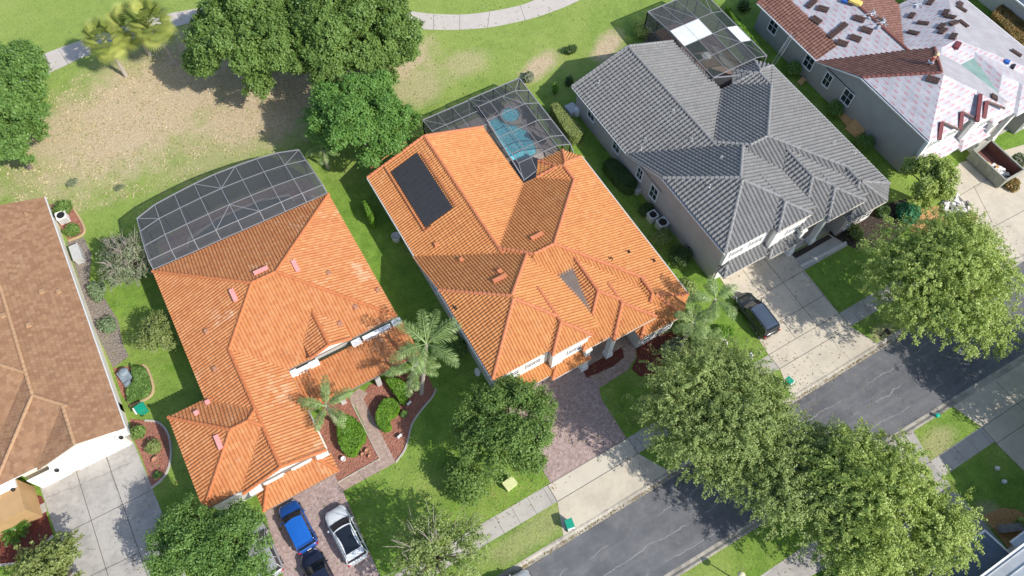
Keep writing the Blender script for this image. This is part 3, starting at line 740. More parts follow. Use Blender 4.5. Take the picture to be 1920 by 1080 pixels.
def window(root, x, y, z, wd, h, facing, T=None, dark=True, panes=(2, 2), arch=False, fr=.10):
    """facing: 'W','E','S','N' outward direction; (x,y,z) centre on the wall surface"""
    d = {'W': (-1, 0), 'E': (1, 0), 'S': (0, -1), 'N': (0, 1)}[facing]; ux, uy = -d[1], d[0]
    def pt(u, v, o): 
        q = Vector((x + ux * u + d[0] * o, y + uy * u + d[1] * o, z + v)); return (T @ q) if T else q
    def bar(mb, u0, u1, v0, v1, o0, o1):
        vs = [pt(u, v, o) for o in (o0, o1) for u, v in ((u0, v0), (u1, v0), (u1, v1), (u0, v1))]
        mb.add(vs, [(0, 1, 2, 3), (7, 6, 5, 4), (0, 4, 5, 1), (1, 5, 6, 2), (2, 6, 7, 3), (3, 7, 4, 0)])
    f = MB(); a, b = wd / 2, h / 2; F = fr
    bar(f, -a - F, -a, -b - F, b + F, .0, .07); bar(f, a, a + F, -b - F, b + F, .0, .07)
    bar(f, -a, a, b, b + F, .0, .07); bar(f, -a, a, -b - F * 1.3, -b, .0, .10)
    for i in range(1, panes[0]): u = -a + wd * i / panes[0]; bar(f, u - .02, u + .02, -b, b, .012, .045)
    for i in range(1, panes[1]): v = -b + h * i / panes[1]; bar(f, -a, a, v - .02, v + .02, .014, .047)
    fo = f.build('window', M['white'], root)
    g = MB(); g.add([pt(-a, -b, .01), pt(a, -b, .01), pt(a, b, .01), pt(-a, b, .01)], [(0, 1, 2, 3)]); g.build('pane', M['glass'], fo)
    return fo
def vent(ro, x, y, blocks, kind, mat, T=None, rot=0):
    z = max(B.zmin(x, y) for B in blocks if B.inside(x, y))
    mb = MB()
    if kind == 'pipe': mb.tube([(x, y, z - .1), (x, y, z + .35)], .06, 8); mb.box((x, y, z + .03), (.34, .34, .04), .3)
    if kind == 'box': mb.box((x, y, z + .12), (.45, .45, .2), rot, 0, .8)
    if kind == 'slab': mb.box((x, y, z + .18), (.38, 1.25, .12), rot); mb.box((x, y, z + .05), (.3, 1.15, .2), rot)
    if T: mb.v = [tuple(T @ Vector(v)) for v in mb.v]
    return mb.build('roof_vent', mat, ro)
def gutterline(root, segs, mat, T=None, h=.14, w=.12, name='fascia'):
    mb = MB()
    for a, b in segs:
        a = Vector(a); b = Vector(b)
        if T: a = T @ a; b = T @ b
        d = (b - a); L = d.length; d.normalize(); s = d.cross(Vector((0, 0, 1))).normalized() * w / 2; up = Vector((0, 0, h / 2))
        vs = [q + s * i + up * j for q in (a, b) for i, j in ((-1, -1), (1, -1), (1, 1), (-1, 1))]
        mb.add(vs, [(3, 2, 1, 0), (4, 5, 6, 7), (0, 1, 5, 4), (1, 2, 6, 5), (2, 3, 7, 6), (3, 0, 4, 7)])
    return mb.split(name, mat, root)

# ---- the model of house that stands three times (amber, grey and half stripped brown roof)
def villa_blocks(mm):
    g = lambda k: mm.get(k, 0)
    P1, P2, E = .375, .49, 3.5; FE = 6.2
    B = {}
    B['A'] = Block([(10.3, 33.75), (12.6, 28.0), (23.0, 28.0), (23.0, 43.9), (10.3, 43.9)], [Plane(10.3, 0, E, 1, 0, P1, g('AW')), Plane(23.0, 0, E, -1, 0, P1, g('AE'))], rakes=[((10.3, 43.9), (16.65, 43.9)), ((23.0, 43.9), (16.65, 43.9))])
    B['M'] = Block(rect(16.66, 18.2, 29.6, 35.9), [Plane(16.66, 0, 5.885, 1, 0, .46, g('MW')), Plane(29.6, 0, E, -1, 0, P1, g('ME')), Plane(0, 35.9, E, 0, -1, P1, g('MN')), Plane(0, 18.2, E, 0, 1, P1, g('MS'))]); B['M'].skip = {(0, 3)}
    bz = E + .012
    B['N'] = Block([(24.4, 33.3), (29.6, 33.3), (29.6, 35.9), (28.4, 37.5), (25.6, 37.5), (24.4, 35.9)], [Plane(24.4, 0, bz, 1, 0, P1, g('NW')), Plane(29.6, 0, bz, -1, 0, P1, g('NE')), Plane(0, 37.5, bz, 0, -1, .42, g('NN')), Plane(24.4, 35.9, bz, 1.6, -1.2, .42, g('NW')), Plane(29.6, 35.9, bz, -1.6, -1.2, .42, g('NE'))])
    B['F'] = Block(rect(10.1, 18.9, 20.3, 33.8), [Plane(10.1, 0, FE, 1, 0, P2, g('FW')), Plane(19.1, 0, FE, -1, 0, P2, g('FE')), Plane(0, 33.8, E, 0, -1, P2, g('FN')), Plane(0, 19.0, FE, 0, 1, P2, g('FS'))])
    B['G'] = Block(rect(15.3, 18.35, 19.2, 24.0), [Plane(15.3, 0, FE, 1, 0, P2, g('GW')), Plane(19.1, 0, FE + .012, -1, 0, P2, g('FE')), Plane(0, 18.35, FE, 0, 1, P2, g('GS'))])
    B['E'] = Block(rect(18.2, 17.95, 25.4, 27.0), [Plane(18.2, 0, 4.6, 1, 0, .43, g('EW')), Plane(25.4, 0, 4.6, -1, 0, .43, g('EE')), Plane(0, 17.95, 4.6, 0, 1, .43, g('ES'))])
    B['E'].foot = [(18.2, 17.95), (26.9, 17.95), (27.6, 27.0), (18.2, 27.0)]
    B['H'] = Block(rect(20.9, 17.5, 25.4, 22.0), [Plane(20.9, 0, 4.6, 1, 0, .43, g('EW')), Plane(25.4, 0, 4.612, -1, 0, .43, g('EE')), Plane(0, 17.5, 4.6, 0, 1, .43, g('ES'))])
    B['T'] = Block([(23.4, 16.8), (28.0, 16.8), (29.6, 18.3), (29.6, 21.2), (23.4, 21.2)], [Plane(23.4, 0, bz, 1, 0, .42, g('TW')), Plane(29.6, 0, bz, -1, 0, P1, g('ME')), Plane(0, 16.8, bz, 0, 1, .45, g('TS')), Plane(28.8, 17.55, bz, -1, 1.07, .40, g('TS'))])
    B['S1'] = Block(rect(10.4, 18.05, 15.4, 19.2), [Plane(0, 18.05, 2.8, 0, 1, P2, g('S')), Plane(10.4, 0, 2.8, 1, 0, P2, g('S'))])
    B['S2'] = Block(rect(15.1, 17.6, 18.95, 18.55), [Plane(0, 17.6, 2.8, 0, 1, P2, g('S')), Plane(15.1, 0, 2.8, 1, 0, P2, g('S')), Plane(18.95, 0, 2.8, -1, 0, .9, g('S'))])
    return B
def villa(label, T, wallmat, mats, capmat, mm, tile, winpos, under=None, nocap=None, fascmat=None, cricket='membrane', xsc=1.0):
    c0 = T @ Vector((19.5, 30, 0))
    root = thing('house', label, 'house', (c0.x, c0.y, 0))
    B = villa_blocks(mm); blocks = list(B.values())
    ro = make_roof(root, blocks, mats, capmat, *tile, under_idx=under, nocap=nocap, T=T)
    fa = fascmat or M['fascia']
    # walls
    wl = MB()
    def pr(poly, z1, z0=0): 
        wl.prism([tuple((T @ Vector((x, y, 0)))[:2]) for x, y in poly], z0, z1)
    pr(rect(10.72, 19.4, 22.55, 43.45), 3.42)
    pr(rect(22.4, 22.5, 29.15, 35.45), 3.42)
    pr([(24.9, 35.4), (29.1, 35.4), (28.15, 37.0), (25.85, 37.0)], 3.4)
    # rear gable
    wl.prism([tuple((T @ Vector((x, y, 0)))[:2]) for x, y in ((10.72, 43.4), (16.65, 43.4), (16.65, 43.2), (10.72, 43.2))], 3.3, [3.55, 5.8, 5.8, 3.55])
    wl.prism([tuple((T @ Vector((x, y, 0)))[:2]) for x, y in ((16.65, 43.4), (22.55, 43.4), (22.55, 43.2), (16.65, 43.2))], 3.3, [5.8, 3.55, 3.55, 5.8])
    # tall front block
    pr(rect(10.70, 19.5, 15.5, 28.4), 5.98, 3.0)
    pr(rect(15.45, 18.85, 18.7, 28.3), 5.98)
    poly = [(10.72, 33.3), (10.72, 28.4), (12.5, 28.4), (12.5, 33.3)]
    wl.prism([tuple((T @ Vector((x, y, 0)))[:2]) for x, y in poly][::-1], 3.3, [3.62, 5.95, 5.95, 3.62][::-1])
    pr(rect(18.7, 22.0, 25.2, 28), 4.4)
    pr([(23.9, 17.3), (27.7, 17.3), (29.1, 18.6), (29.1, 24), (23.9, 24)], 3.4)
    wall = wl.build('wall', wallmat, root)
    # soffits (undersides of the eaves)
    sf = MB()
    for k2, ez in (('A', 3.5), ('M', 3.5), ('N', 3.5), ('T', 3.5), ('E', 4.6), ('H', 4.6), ('S1', 2.8), ('S2', 2.8)):
        f = B[k2].foot
        if k2 == 'E': f = rect(18.2, 17.95, 25.4, 24)
        if k2 == 'M': f = rect(18, 22.0, 29.6, 35.9)
        zt = ez - .02 - {'A': 0, 'M': .004, 'N': .008, 'T': .012, 'E': 0, 'H': .004, 'S1': 0, 'S2': .005}[k2]
        sf.prism([tuple((T @ Vector((x, y, 0)))[:2]) for x, y in f], zt - .12, zt)
    for f in (rect(10.1, 19.0, 19.1, 28.4), rect(15.3, 18.35, 19.1, 19.2)):
        zt = 6.08 - (0.005 if f[0][0] > 12 else 0); sf.prism([tuple((T @ Vector((x, y, 0)))[:2]) for x, y in f], zt - .14, zt)
    sf.split('fascia', fa, root)
    # gutters
    gutterline(root, [((10.25, 33.8, 3.46), (10.25, 43.9, 3.46)), ((10.05, 18.9, 6.04), (10.05, 28.4, 6.04)), ((10.05, 28.4, 6.04), (10.2, 33.8, 3.46)), ((29.66, 18.3, 3.46), (29.66, 35.9, 3.46))], fascmat or M['gutter'], T, .13, .1, 'gutter')
    if cricket:
        cm = MB(); pts = [(19.0, 20.3), (21.9, 20.3), (21.9, 26.5), (19.0, 26.5)]
        cm.add([T @ Vector((x, y, 5.60 + .085 * (y - 20.4))) for x, y in pts], [(0, 1, 2, 3)])
        pts = [(24.3, 18.6), (26.3, 18.6), (26.3, 22.3), (24.3, 22.3)]
        cm.add([T @ Vector((x, y, 4.32 + .10 * (y - 19.5))) for x, y in pts], [(0, 1, 2, 3)])
        cm.build('roof_cricket', M[cricket], ro)
    # side windows
    for (y, z, wd, h) in winpos: window(root, 10.72, y, z, wd, h, 'W', T)
    # clerestory windows over the garage, front white trim panel
    tp = MB()
    for poly, z0, z1 in ((rect(10.75, 19.14, 15.4, 19.52), 3.2, 6.0), (rect(15.45, 18.48, 18.9, 18.87), 3.2, 6.0)):
        tp.prism([tuple((T @ Vector((x, y, 0)))[:2]) for x, y in poly], z0, z1)
    tp.split('trim', M['white'], root)
    for x, y in ((11.9, 19.13), (14.0, 19.13), (17.6, 18.47)): window(root, x, y, 4.75, 1.25, .75, 'S', T, panes=(3, 2), fr=.07)
    # garage doors
    for x0, x1, y in ((10.95, 15.2, 19.32), (15.8, 18.5, 18.8)):
        gd = MB()
        for r_ in range(4):
            a = T @ Vector(((x0 + x1) / 2, y, .3 + r_ * .6)); gd.box(tuple(a), ((x1 - x0) * xsc - .02, .06, .56))
        gd.build('garage_door', M['white'], root)
    # porch columns
    for x, y in ((18.75, 18.15), (21.35, 18.1), (24.5, 18.1)):
        q = T @ Vector((x, y, 0)); cb = MB(); cb.box((q.x, q.y, 2.15), (.5, .5, 4.25)); cb.box((q.x, q.y, .35), (.72, .72, .7), 0, 0, .9); cb.box((q.x, q.y, 4.15), (.66, .66, .3)); cb.build('column', M['white'], root)
    q = T @ Vector((21.6, 20.0, .05)); pf = MB(); pf.box((q.x, q.y, .05), (6.0, 4.0, .1)); pf.build('porch_floor', M['paver2'] if cricket == 'membrane' else M['walk'], root)
    db = MB(); q = T @ Vector((21.9, 21.95, 1.3)); db.box(tuple(q), (1.8, .08, 2.5)); db.build('front_door', M['brownbeam'], root)
    # bay windows, white
    for x in (25.0, 26.9): window(root, x, 17.28, 1.7, 1.1, 1.7, 'S', T, panes=(2, 3), fr=.14)
    window(root, 29.12, 21.0, 1.7, 1.4, 1.6, 'E', T)
    return root, ro, blocks, B

def TX(dx, dy, sx=1.0): # scale about the west eave x=10.2, then move
    return Matrix.Translation((dx, dy, 0)) @ Matrix.Translation((10.2, 0, 0)) @ Matrix.Diagonal((sx, 1, 1, 1)) @ Matrix.Translation((-10.2, 0, 0))
ID = Matrix.Identity(4)
h2, r2, b2, B2 = villa('large house with bright amber clay tile roof carrying a black solar panel', ID, M['stucco_pale'], [M['tileH2']], M['capH2'], {}, (.27, .36, .085, .04), [(41, 1.9, 1.2, 1.5), (31, 1.9, 1, 1.5)])
for (px, py, kd) in ((818, 459, 'box'), (865, 488, 'box'), (937, 510, 'box'), (855, 577, 'pipe'), (1145, 486, 'pipe'), (1178, 473, 'pipe'), (1225, 489, 'pipe')):
    z = 5.0
    for _ in range(4):
        x, y = G(px, py, z); zz = [Bk.zmin(x, y) for Bk in b2 if Bk.inside(x, y)]; z = max(zz) if zz else z
    vent(r2, x, y, b2, kd, M['capH2'] if kd == 'box' else M['black'])
for px, py in ((937, 524), (1007, 444)):
    z = 5.5
    for _ in range(4): x, y = G(px, py, z); z = max(Bk.zmin(x, y) for Bk in b2 if Bk.inside(x, y))
    vent(r2, x, y, b2, 'slab', M['capH2'], rot=math.pi / 2)
# solar pool heater on the west slope
mb = MB(); z = lambda x: 3.5 + .38 * (x - 10.3)
pts = []
for px, py in ((734, 322), (781, 286), (848, 386), (799, 429)):
    zz = 5
    for _ in range(4): x, y = G(px, py, zz); zz = z(x) + .15
    pts.append((x, y))
x0 = (pts[0][0] + pts[3][0]) / 2; x1 = (pts[1][0] + pts[2][0]) / 2; y1 = (pts[0][1] + pts[1][1]) / 2; y0 = (pts[2][1] + pts[3][1]) / 2
N = 12
for i in range(N):
    ya = y0 + (y1 - y0) * i / N; yb = y0 + (y1 - y0) * (i + 1) / N - .02
    mb.add([(x0, ya, z(x0) + .16), (x1, ya, z(x1) + .16), (x1, yb, z(x1) + .16), (x0, yb, z(x0) + .16), (x0, ya, z(x0) + .1), (x1, ya, z(x1) + .1), (x1, yb, z(x1) + .1), (x0, yb, z(x0) + .1)], [(0, 1, 2, 3), (4, 5, 1, 0), (5, 6, 2, 1), (6, 7, 3, 2), (7, 4, 0, 3)])
mb.build('solar_panel', M['solar'], r2)
mb = MB(); 
mb.tube([(x0 - .25, y0 - .3, z(x0 - .25) + .2), (x0 - .25, y1 + .9, z(x0 - .25) + .2)], .05, 6); mb.tube([(x1 + .3, y0 - .2, z(x1 + .3) + .2), (x1 + .3, y1 - .5, z(x1 + .3) + .2)], .05, 6)
mb.tube([(x0 - .25, y0 - .3, z(x0 - .25) + .2), (x0 + .6, y0 - .3, z(x0 + .6) + .2)], .05, 6)
mb.tube([(x0 - 1.4, y1 + 1.7, z(x0 - 1.4) + .2), (x1 - .3, y1 + 1.7, z(x1 - .3) + .2)], .05, 6)
mb.build('solar_pipe', M['capH2'], r2)

h3, r3, b3, B3 = villa('large house with grey concrete tile roof and pinkish stucco side wall', TX(23.35, .15, 1.045), M['stucco_pink'], [M['tileH3']], M['capH3'], {}, (.40, .44, .14, .055), [(40.6, 2.35, 1.1, 1.5), (35.9, 2.2, 1.1, 1.5), (31.8, 2.35, .75, 1.5), (29.35, 2.1, 1.0, 1.7)], cricket=None, xsc=1.045)
def onroof(px, py, blocks, T, off=0):
    Ti = T.inverted(); z_ = 5
    for _ in range(5):
        x, y = G(px, py, z_); q = Ti @ Vector((x, y, 0)); zz = [Bk.zmin(q.x, q.y) for Bk in blocks if Bk.inside(q.x, q.y)]
        z_ = (max(zz) if zz else 4.5) + off
    return q.x, q.y, x, y, z_
T3 = TX(23.35, .15, 1.045); T4 = TX(48.1, .4, 1.09)
for px, py in ((1123, 155), (1263, 210), (1210, 263), (1297, 263), (1353, 297), (1202, 280), (1330, 350), (1563, 270), (1602, 287)):
    x, y, *_ = onroof(px, py, b3, T3); vent(r3, x, y, b3, 'pipe', M['acgrey'], T3)
h4, r4, b4, B4 = villa('large house being reroofed, brown tile partly stripped to printed white underlayment', T4, M['stucco_grey'], [M['tileH4'], M['under'], M['under2']], M['capH4'],
    dict(AW=1, AE=0, MW=1, ME=2, MN=1, MS=1, NW=1, NE=2, NN=1, FW=1, FE=2, FN=0, FS=1, GW=1, GS=1, EW=1, EE=1, ES=1, TW=1, TS=1, S=1), (.36, .40, .07, .035), [(41, 2.3, 1.2, 1.6), (34.9, 2.2, 1.2, 1.6), (31.9, 2.2, .9, 1.6), (28.9, 2.4, 1.2, 1.6)], under=[1, 2], nocap=[1, 2], cricket='green_mem', fascmat=M['white'], xsc=1.09)

# courses of brown tile left along the west eave of the stripped roof
lowW = Block(rect(10.3, 33.9, 12.7, 43.9), [Plane(10.3, 0, 3.53, 1, 0, .38, 0)], caps=False)
make_roof(r4, [lowW], [M['tileH4']], M['capH4'], .36, .40, .07, .035, T=T4, name='tile_strip')

# ---- weathered orange house
def bl1():
    E, p = 3.6, .40
    return [Block(rect(-10.65, 28.0, 6.3, 43.9), [Plane(0, 43.9, E, 0, -1, p), Plane(0, 29.1, E, 0, 1, p), Plane(6.3, 0, E, -1, 0, p), Plane(-10.65, 0, E, 1, 0, p)]),
            Block(rect(-10.65, 21.3, -3.75, 32.5), [Plane(-10.65, 0, E + .015, 1, 0, p), Plane(-3.75, 0, E, -1, 0, p)], rakes=[((-10.65, 21.3), (-7.2, 21.3)), ((-3.75, 21.3), (-7.2, 21.3))]),
            Block(rect(-13.7, 21.6, -7.2, 30.1), [Plane(-13.7, 0, E, 1, 0, p), Plane(0, 30.1, E, 0, -1, p), Plane(0, 21.6, E, 0, 1, p), Plane(-3.75, 0, E, -1, 0, p)]),
            Block(rect(-1.75, 28.9, 1.9, 33.2), [Plane(-1.75, 0, 4.15, 1, 0, .42), Plane(1.9, 0, 4.15, -1, 0, .42)], rakes=[((-1.75, 28.9), (.07, 28.9)), ((1.9, 28.9), (.07, 28.9))]),
            Block(rect(-3.8, 25.3, 6.5, 28.7), [Plane(0, 25.3, 2.7, 0, 1, .14)], caps=False),
            Block(rect(-9.95, 19.5, -3.6, 21.25), [Plane(0, 19.5, 2.7, 0, 1, .42), Plane(-3.6, 0, 2.7, -1, 0, .6), Plane(-9.95, 0, 2.7, 1, 0, .6)])]
bs1 = bl1(); bs1[0].foot = rect(-10.65, 29.1, 6.3, 43.9)
h1 = thing('house', 'house with weathered orange clay tile roof and a curved pool cage behind it', 'house', (-3, 32, 0))
r1 = make_roof(h1, bs1, [M['tileH1']], M['capH1'], .28, .36, .08, .035)
wl = MB()
for rc, z1 in ((rect(-10.2, 29.5, 5.85, 43.4), 3.5), (rect(-10.2, 21.8, -4.2, 33), 3.52), (rect(-13.25, 22.0, -9, 29.65), 3.48), (rect(-1.5, 29.25, 1.6, 29.6), 4.1)): wl.prism(rc, 0, z1)
wl.prism([(-10.3, 21.72), (-7.2, 21.72), (-7.2, 21.9), (-10.3, 21.9)], 3.2, [3.6, 4.9, 4.9, 3.6]); wl.prism([(-7.2, 21.72), (-4.1, 21.72), (-4.1, 21.9), (-7.2, 21.9)], 3.2, [4.9, 3.6, 3.6, 4.9])
wl.build('wall', M['stucco_pale'], h1)
sf = MB()
for rc, zt in ((rect(-10.65, 29.1, 6.3, 43.9), 3.58), (rect(-10.65, 21.3, -3.75, 29.2), 3.575), (rect(-13.7, 21.6, -10.6, 30.1), 3.57), (rect(-3.8, 25.3, 6.5, 28.7), 2.67), (rect(-9.95, 19.5, -3.6, 21.4), 2.67)): sf.prism(rc, zt - .13, zt)
sf.split('fascia', M['fascia_dark'], h1)
tp = MB()
tp.prism(rect(-3.3, 29.30, 5.8, 29.52), 2.9, 3.5)
tp.prism([(-1.45, 28.95), (.07, 28.95), (.07, 29.1), (-1.45, 29.1)], 4.0, [4.15, 4.78, 4.78, 4.15]); tp.prism([(.07, 28.95), (1.6, 28.95), (1.6, 29.1), (.07, 29.1)], 4.0, [4.78, 4.15, 4.15, 4.78])
tp.prism([(-9.4, 21.4), (-7.2, 21.4), (-7.2, 21.55), (-9.4, 21.55)], 3.75, [3.85, 4.75, 4.75, 3.85]); tp.prism([(-7.2, 21.4), (-5.0, 21.4), (-5.0, 21.55), (-7.2, 21.55)], 3.75, [4.75, 3.85, 3.85, 4.75])
for x, y, z_ in ((-3.6, 28.75, 3.28), (-1.7, 28.7, 3.25), (2.2, 28.7, 3.28), (6.0, 28.75, 3.28)): tp.box((x, y, z_), (.85, .5, .5))
tp.box((4.1, 28.72, 3.33), (2.6, .3, .42)); tp.box((-2.7, 28.72, 3.33), (1.2, .3, .42))
for x in (-9.75, -4.2): tp.box((x, 21.3, 3.42), (1.0, .75, .35))
tp.box((-8.2, 21.42, 3.42), (1.7, .5, .25)); tp.box((-5.9, 21.42, 3.42), (1.7, .5, .25)); tp.box((-11.6, 21.8, 3.3), (1.5, .5, .3))
tp.split('trim', M['white'], h1)
for x, wd in ((-2.9, 1.0), (-1.2, .0), (4.2, 2.2)):
    if wd: window(h1, x, 28.56, 3.33, wd, .28, 'S', panes=(3, 1), fr=.05)
for x in (-8.2, -5.9): window(h1, x, 21.15, 3.42, 1.3, .2, 'S', panes=(3, 1), fr=.04)
gutterline(h1, [((-3.72, 21.4, 3.56), (-3.72, 25.0, 3.56))], M['offwhite'], None, .16, .16, 'gutter')
gd = MB()
for r_ in range(4): gd.box((-7.0, 21.7, .3 + r_ * .6), (4.9, .06, .56))
gd.build('garage_door', M['white'], h1)
cb = MB(); [cb.box((x, 25.75, 1.3), (.45, .45, 2.6)) for x in (-1.0, 2.4, 6.0)]; cb.split('column', M['stucco_pale'], h1)
def onz(px, py, blocks, z_=4.5):
    for _ in range(5):
        x, y = G(px, py, z_); zz = [Bk.zmin(x, y) for Bk in blocks if Bk.inside(x, y)]; z_ = max(zz) if zz else 4.5
    return x, y
for px, py, rt in ((555, 500, 0), (439, 555, 0), (411, 830, 0)): x, y = onz(px, py, bs1); vent(r1, x, y, bs1, 'slab', M['pink'], rot=rt)
x, y = onz(490, 509, bs1); vent(r1, x, y, bs1, 'slab', M['pink'], rot=math.pi / 2)
for px, py in ((617, 513), (709, 545), (667, 576), (638, 608), (404, 692), (865 / 3 + 100, 622), (369, 775), (390, 755)): x, y = onz(px, py, bs1); vent(r1, x, y, bs1, 'box', M['pink'] if py > 700 else M['terracotta'], rot=.1)

# ---- left tan house
E0, p0 = 3.1, .34
bs0 = [Block(rect(-60, 33.7, -17.1, 57.2), [Plane(-17.1, 0, E0, -1, 0, p0), Plane(0, 33.7, E0, 0, 1, p0), Plane(-60, 0, E0, 1, 0, p0)]),
       Block(rect(-27.3, 31.5, -17.1, 48), [Plane(-17.1, 0, E0 + .01, -1, 0, p0), Plane(-27.3, 0, E0, 1, 0, p0), Plane(0, 31.5, E0, 0, 1, p0)]),
       Block(rect(-24.0, 31.2, -17.1, 34.8), [Plane(-17.1, 0, E0 + .02, -1, 0, p0), Plane(-24.0, 0, E0 + .01, 1, 0, p0)], rakes=())]
h0 = thing('house', 'tan brown flat tiled house with white gable over its garage at the left edge', 'house', (-30, 42, 0))
r0 = make_roof(h0, bs0, [M['tileH0']], M['capH0'], .31, .33, .012, .03, kind='flat')
wl = MB(); wl.prism(rect(-40, 34.2, -17.62, 56.7), 0, 3.0); wl.prism(rect(-25.6, 31.95, -17.62, 35), 0, 3.0)
wl.prism([(-23.3, 31.25), (-20.55, 31.25), (-20.55, 31.9), (-23.3, 31.9)], 0, [3.15, 4.05, 4.05, 3.15]); wl.prism([(-20.55, 31.25), (-17.8, 31.25), (-17.8, 31.9), (-20.55, 31.9)], 0, [4.05, 3.15, 3.15, 4.05])
wl.build('wall', M['offwhite'], h0)
sf = MB(); sf.prism(rect(-50, 33.7, -17.1, 57.2), 2.96, 3.08); sf.prism(rect(-27.3, 31.5, -17.1, 34), 2.95, 3.075); sf.build('fascia', M['white'], h0)
gutterline(h0, [((-17.05, 31.2, 3.06), (-17.05, 57.2, 3.06))], M['gutter'], None, .12, .12, 'gutter')
tp = MB(); tp.prism([(-22.9, 31.12), (-20.55, 31.12), (-20.55, 31.24), (-22.9, 31.24)], 3.0, [3.2, 3.95, 3.95, 3.2]); tp.prism([(-20.55, 31.12), (-18.2, 31.12), (-18.2, 31.24), (-20.55, 31.24)], 3.0, [3.95, 3.2, 3.2, 3.95])
tp.box((-17.6, 31.15, 2.6), (1.0, .5, .5)); tp.box((-22.6, 31.1, 2.7), (1.3, .6, .5)); tp.box((-27.0, 31.4, 2.8), (2.3, .9, .25)); tp.split('trim', M['white'], h0)
for x0_, x1_ in ((-25.3, -22.9), (-22.3, -17.95)):
    gd = MB(); [gd.box(((x0_ + x1_) / 2, 31.2, .3 + r_ * .6), (x1_ - x0_ - .1, .06, .56)) for r_ in range(4)]; gd.build('garage_door', M['white'], h0)
for x, y in ((-17.75, 30.85), (-22.9, 30.75), (-26.2, 30.9)):
    lb = MB(); lb.lathe((x, y, 2.45), [(0, 0), (.14, .03), (.17, .2), (.12, .38), (0, .45)], 10); lb.box((x, y + .12, 2.6), (.08, .3, .08)); lb.build('wall_lantern', M['black'], h0)
wl = MB(); wl.prism(rect(-40, 28.9, -25.8, 31.6), 0, 2.6); wl.build('side_wall', M['orange_wall'], h0)
gutterline(h0, [((-27.3, 31.6, 3.1), (-27.9, 35.0, 3.9))], M['white'], None, .1, .12, 'downspout')
for px, py in ((79, 547), (111, 547), (55, 610), (7, 592)): x, y = onz(px, py, bs0); vent(r0, x, y, bs0, 'box', M['capH0'])
x, y = onz(50, 403, bs0, 6); vent(r0, x, y, bs0, 'pipe', M['capH0'])

# ---- house at bottom right
h5 = thing('house', 'pale grey panel roofed house with white gutters at the bottom right corner', 'house', (44, -19, 0))
def slope(name, poly, z0, dx, dy, x0, y0, p, mat, root, ribs=0, th=.12, seam=.45):
    P = Plane(x0, y0, z0, dx, dy, p); mb = MB()
    pl = poly if area(poly) > 0 else poly[::-1]; n = len(pl)
    vs = [(x, y, P.z(x, y)) for x, y in pl] + [(x, y, P.z(x, y) - th) for x, y in pl]
    mb.add(vs, [tuple(range(n)), tuple(range(n, 2 * n))[::-1]] + [(i + n, (i + 1) % n + n, (i + 1) % n, i) for i in range(n)])
    if ribs:
        xs = [q[0] for q in pl]; ys_ = [q[1] for q in pl]
        yy = min(ys_) + ribs
        while yy < max(ys_):
            mb.box(((min(xs) + max(xs)) / 2, yy, P.z(0, yy) + .03), (max(xs) - min(xs), .06, .07)); yy += ribs
    return mb.build(name, mat, root)
slope('roof', rect(26, -22, 60, -11.35), 5.2, 0, -1, 0, -11.35, .42, M['metal_roof'], h5, ribs=.75)
slope('roof', rect(60, -22, 27, -33), 9.4, 0, 1, 0, -22, .42, M['metal_roof'], h5)
slope('lower_roof', [(22, -9.55), (37.4, -9.55), (37.4, -11.9), (22, -11.9)], 3.0, 0, -1, 0, -9.55, .3, M['blue_roof'], h5)
gutterline(h5, [((22, -9.5, 2.98), (37.5, -9.5, 2.98)), ((37.45, -9.5, 2.98), (37.45, -11.9, 3.7)), ((26, -11.3, 5.15), (60, -11.3, 5.15))], M['white'], None, .14, .14, 'gutter')
slope('lower_roof', rect(37.6, -12.4, 60, -10.9), 4.4, 0, -1, 0, -10.9, .3, M['metal_roof'], h5)
gutterline(h5, [((37.6, -10.85, 4.38), (60, -10.85, 4.38))], M['white'], None, .14, .14, 'gutter')
wl = MB(); wl.prism(rect(26.5, -31, 59.5, -11.9), 0, 5.0); wl.prism(rect(23, -12, 37.0, -10.1), 0, 2.85); wl.prism(rect(46, -26, 59, -12.5), 0, 8.2); wl.build('wall', M['stucco_pale'], h5)
slope('roof', rect(45, -27, 60, -12.0), 8.2, 0, -1, 0, -12.0, .2, M['metal_roof'], h5, ribs=.75)
# ---- house at the far top right
h6 = thing('house', 'sliver of a blue grey roofed house with pale gutter in the top right corner', 'house', (92, 30, 0))
slope('roof', rect(85.0, 12, 100, 44), 3.2, 1, 0, 85.0, 0, .4, M['blue_roof'], h6)
gutterline(h6, [((84.95, 12, 3.18), (84.95, 44, 3.18))], M['white'], None, .14, .14, 'gutter')
wl = MB(); wl.prism(rect(85.5, 12.5, 99, 43.5), 0, 3.05); wl.build('wall', M['stucco_pale'], h6)

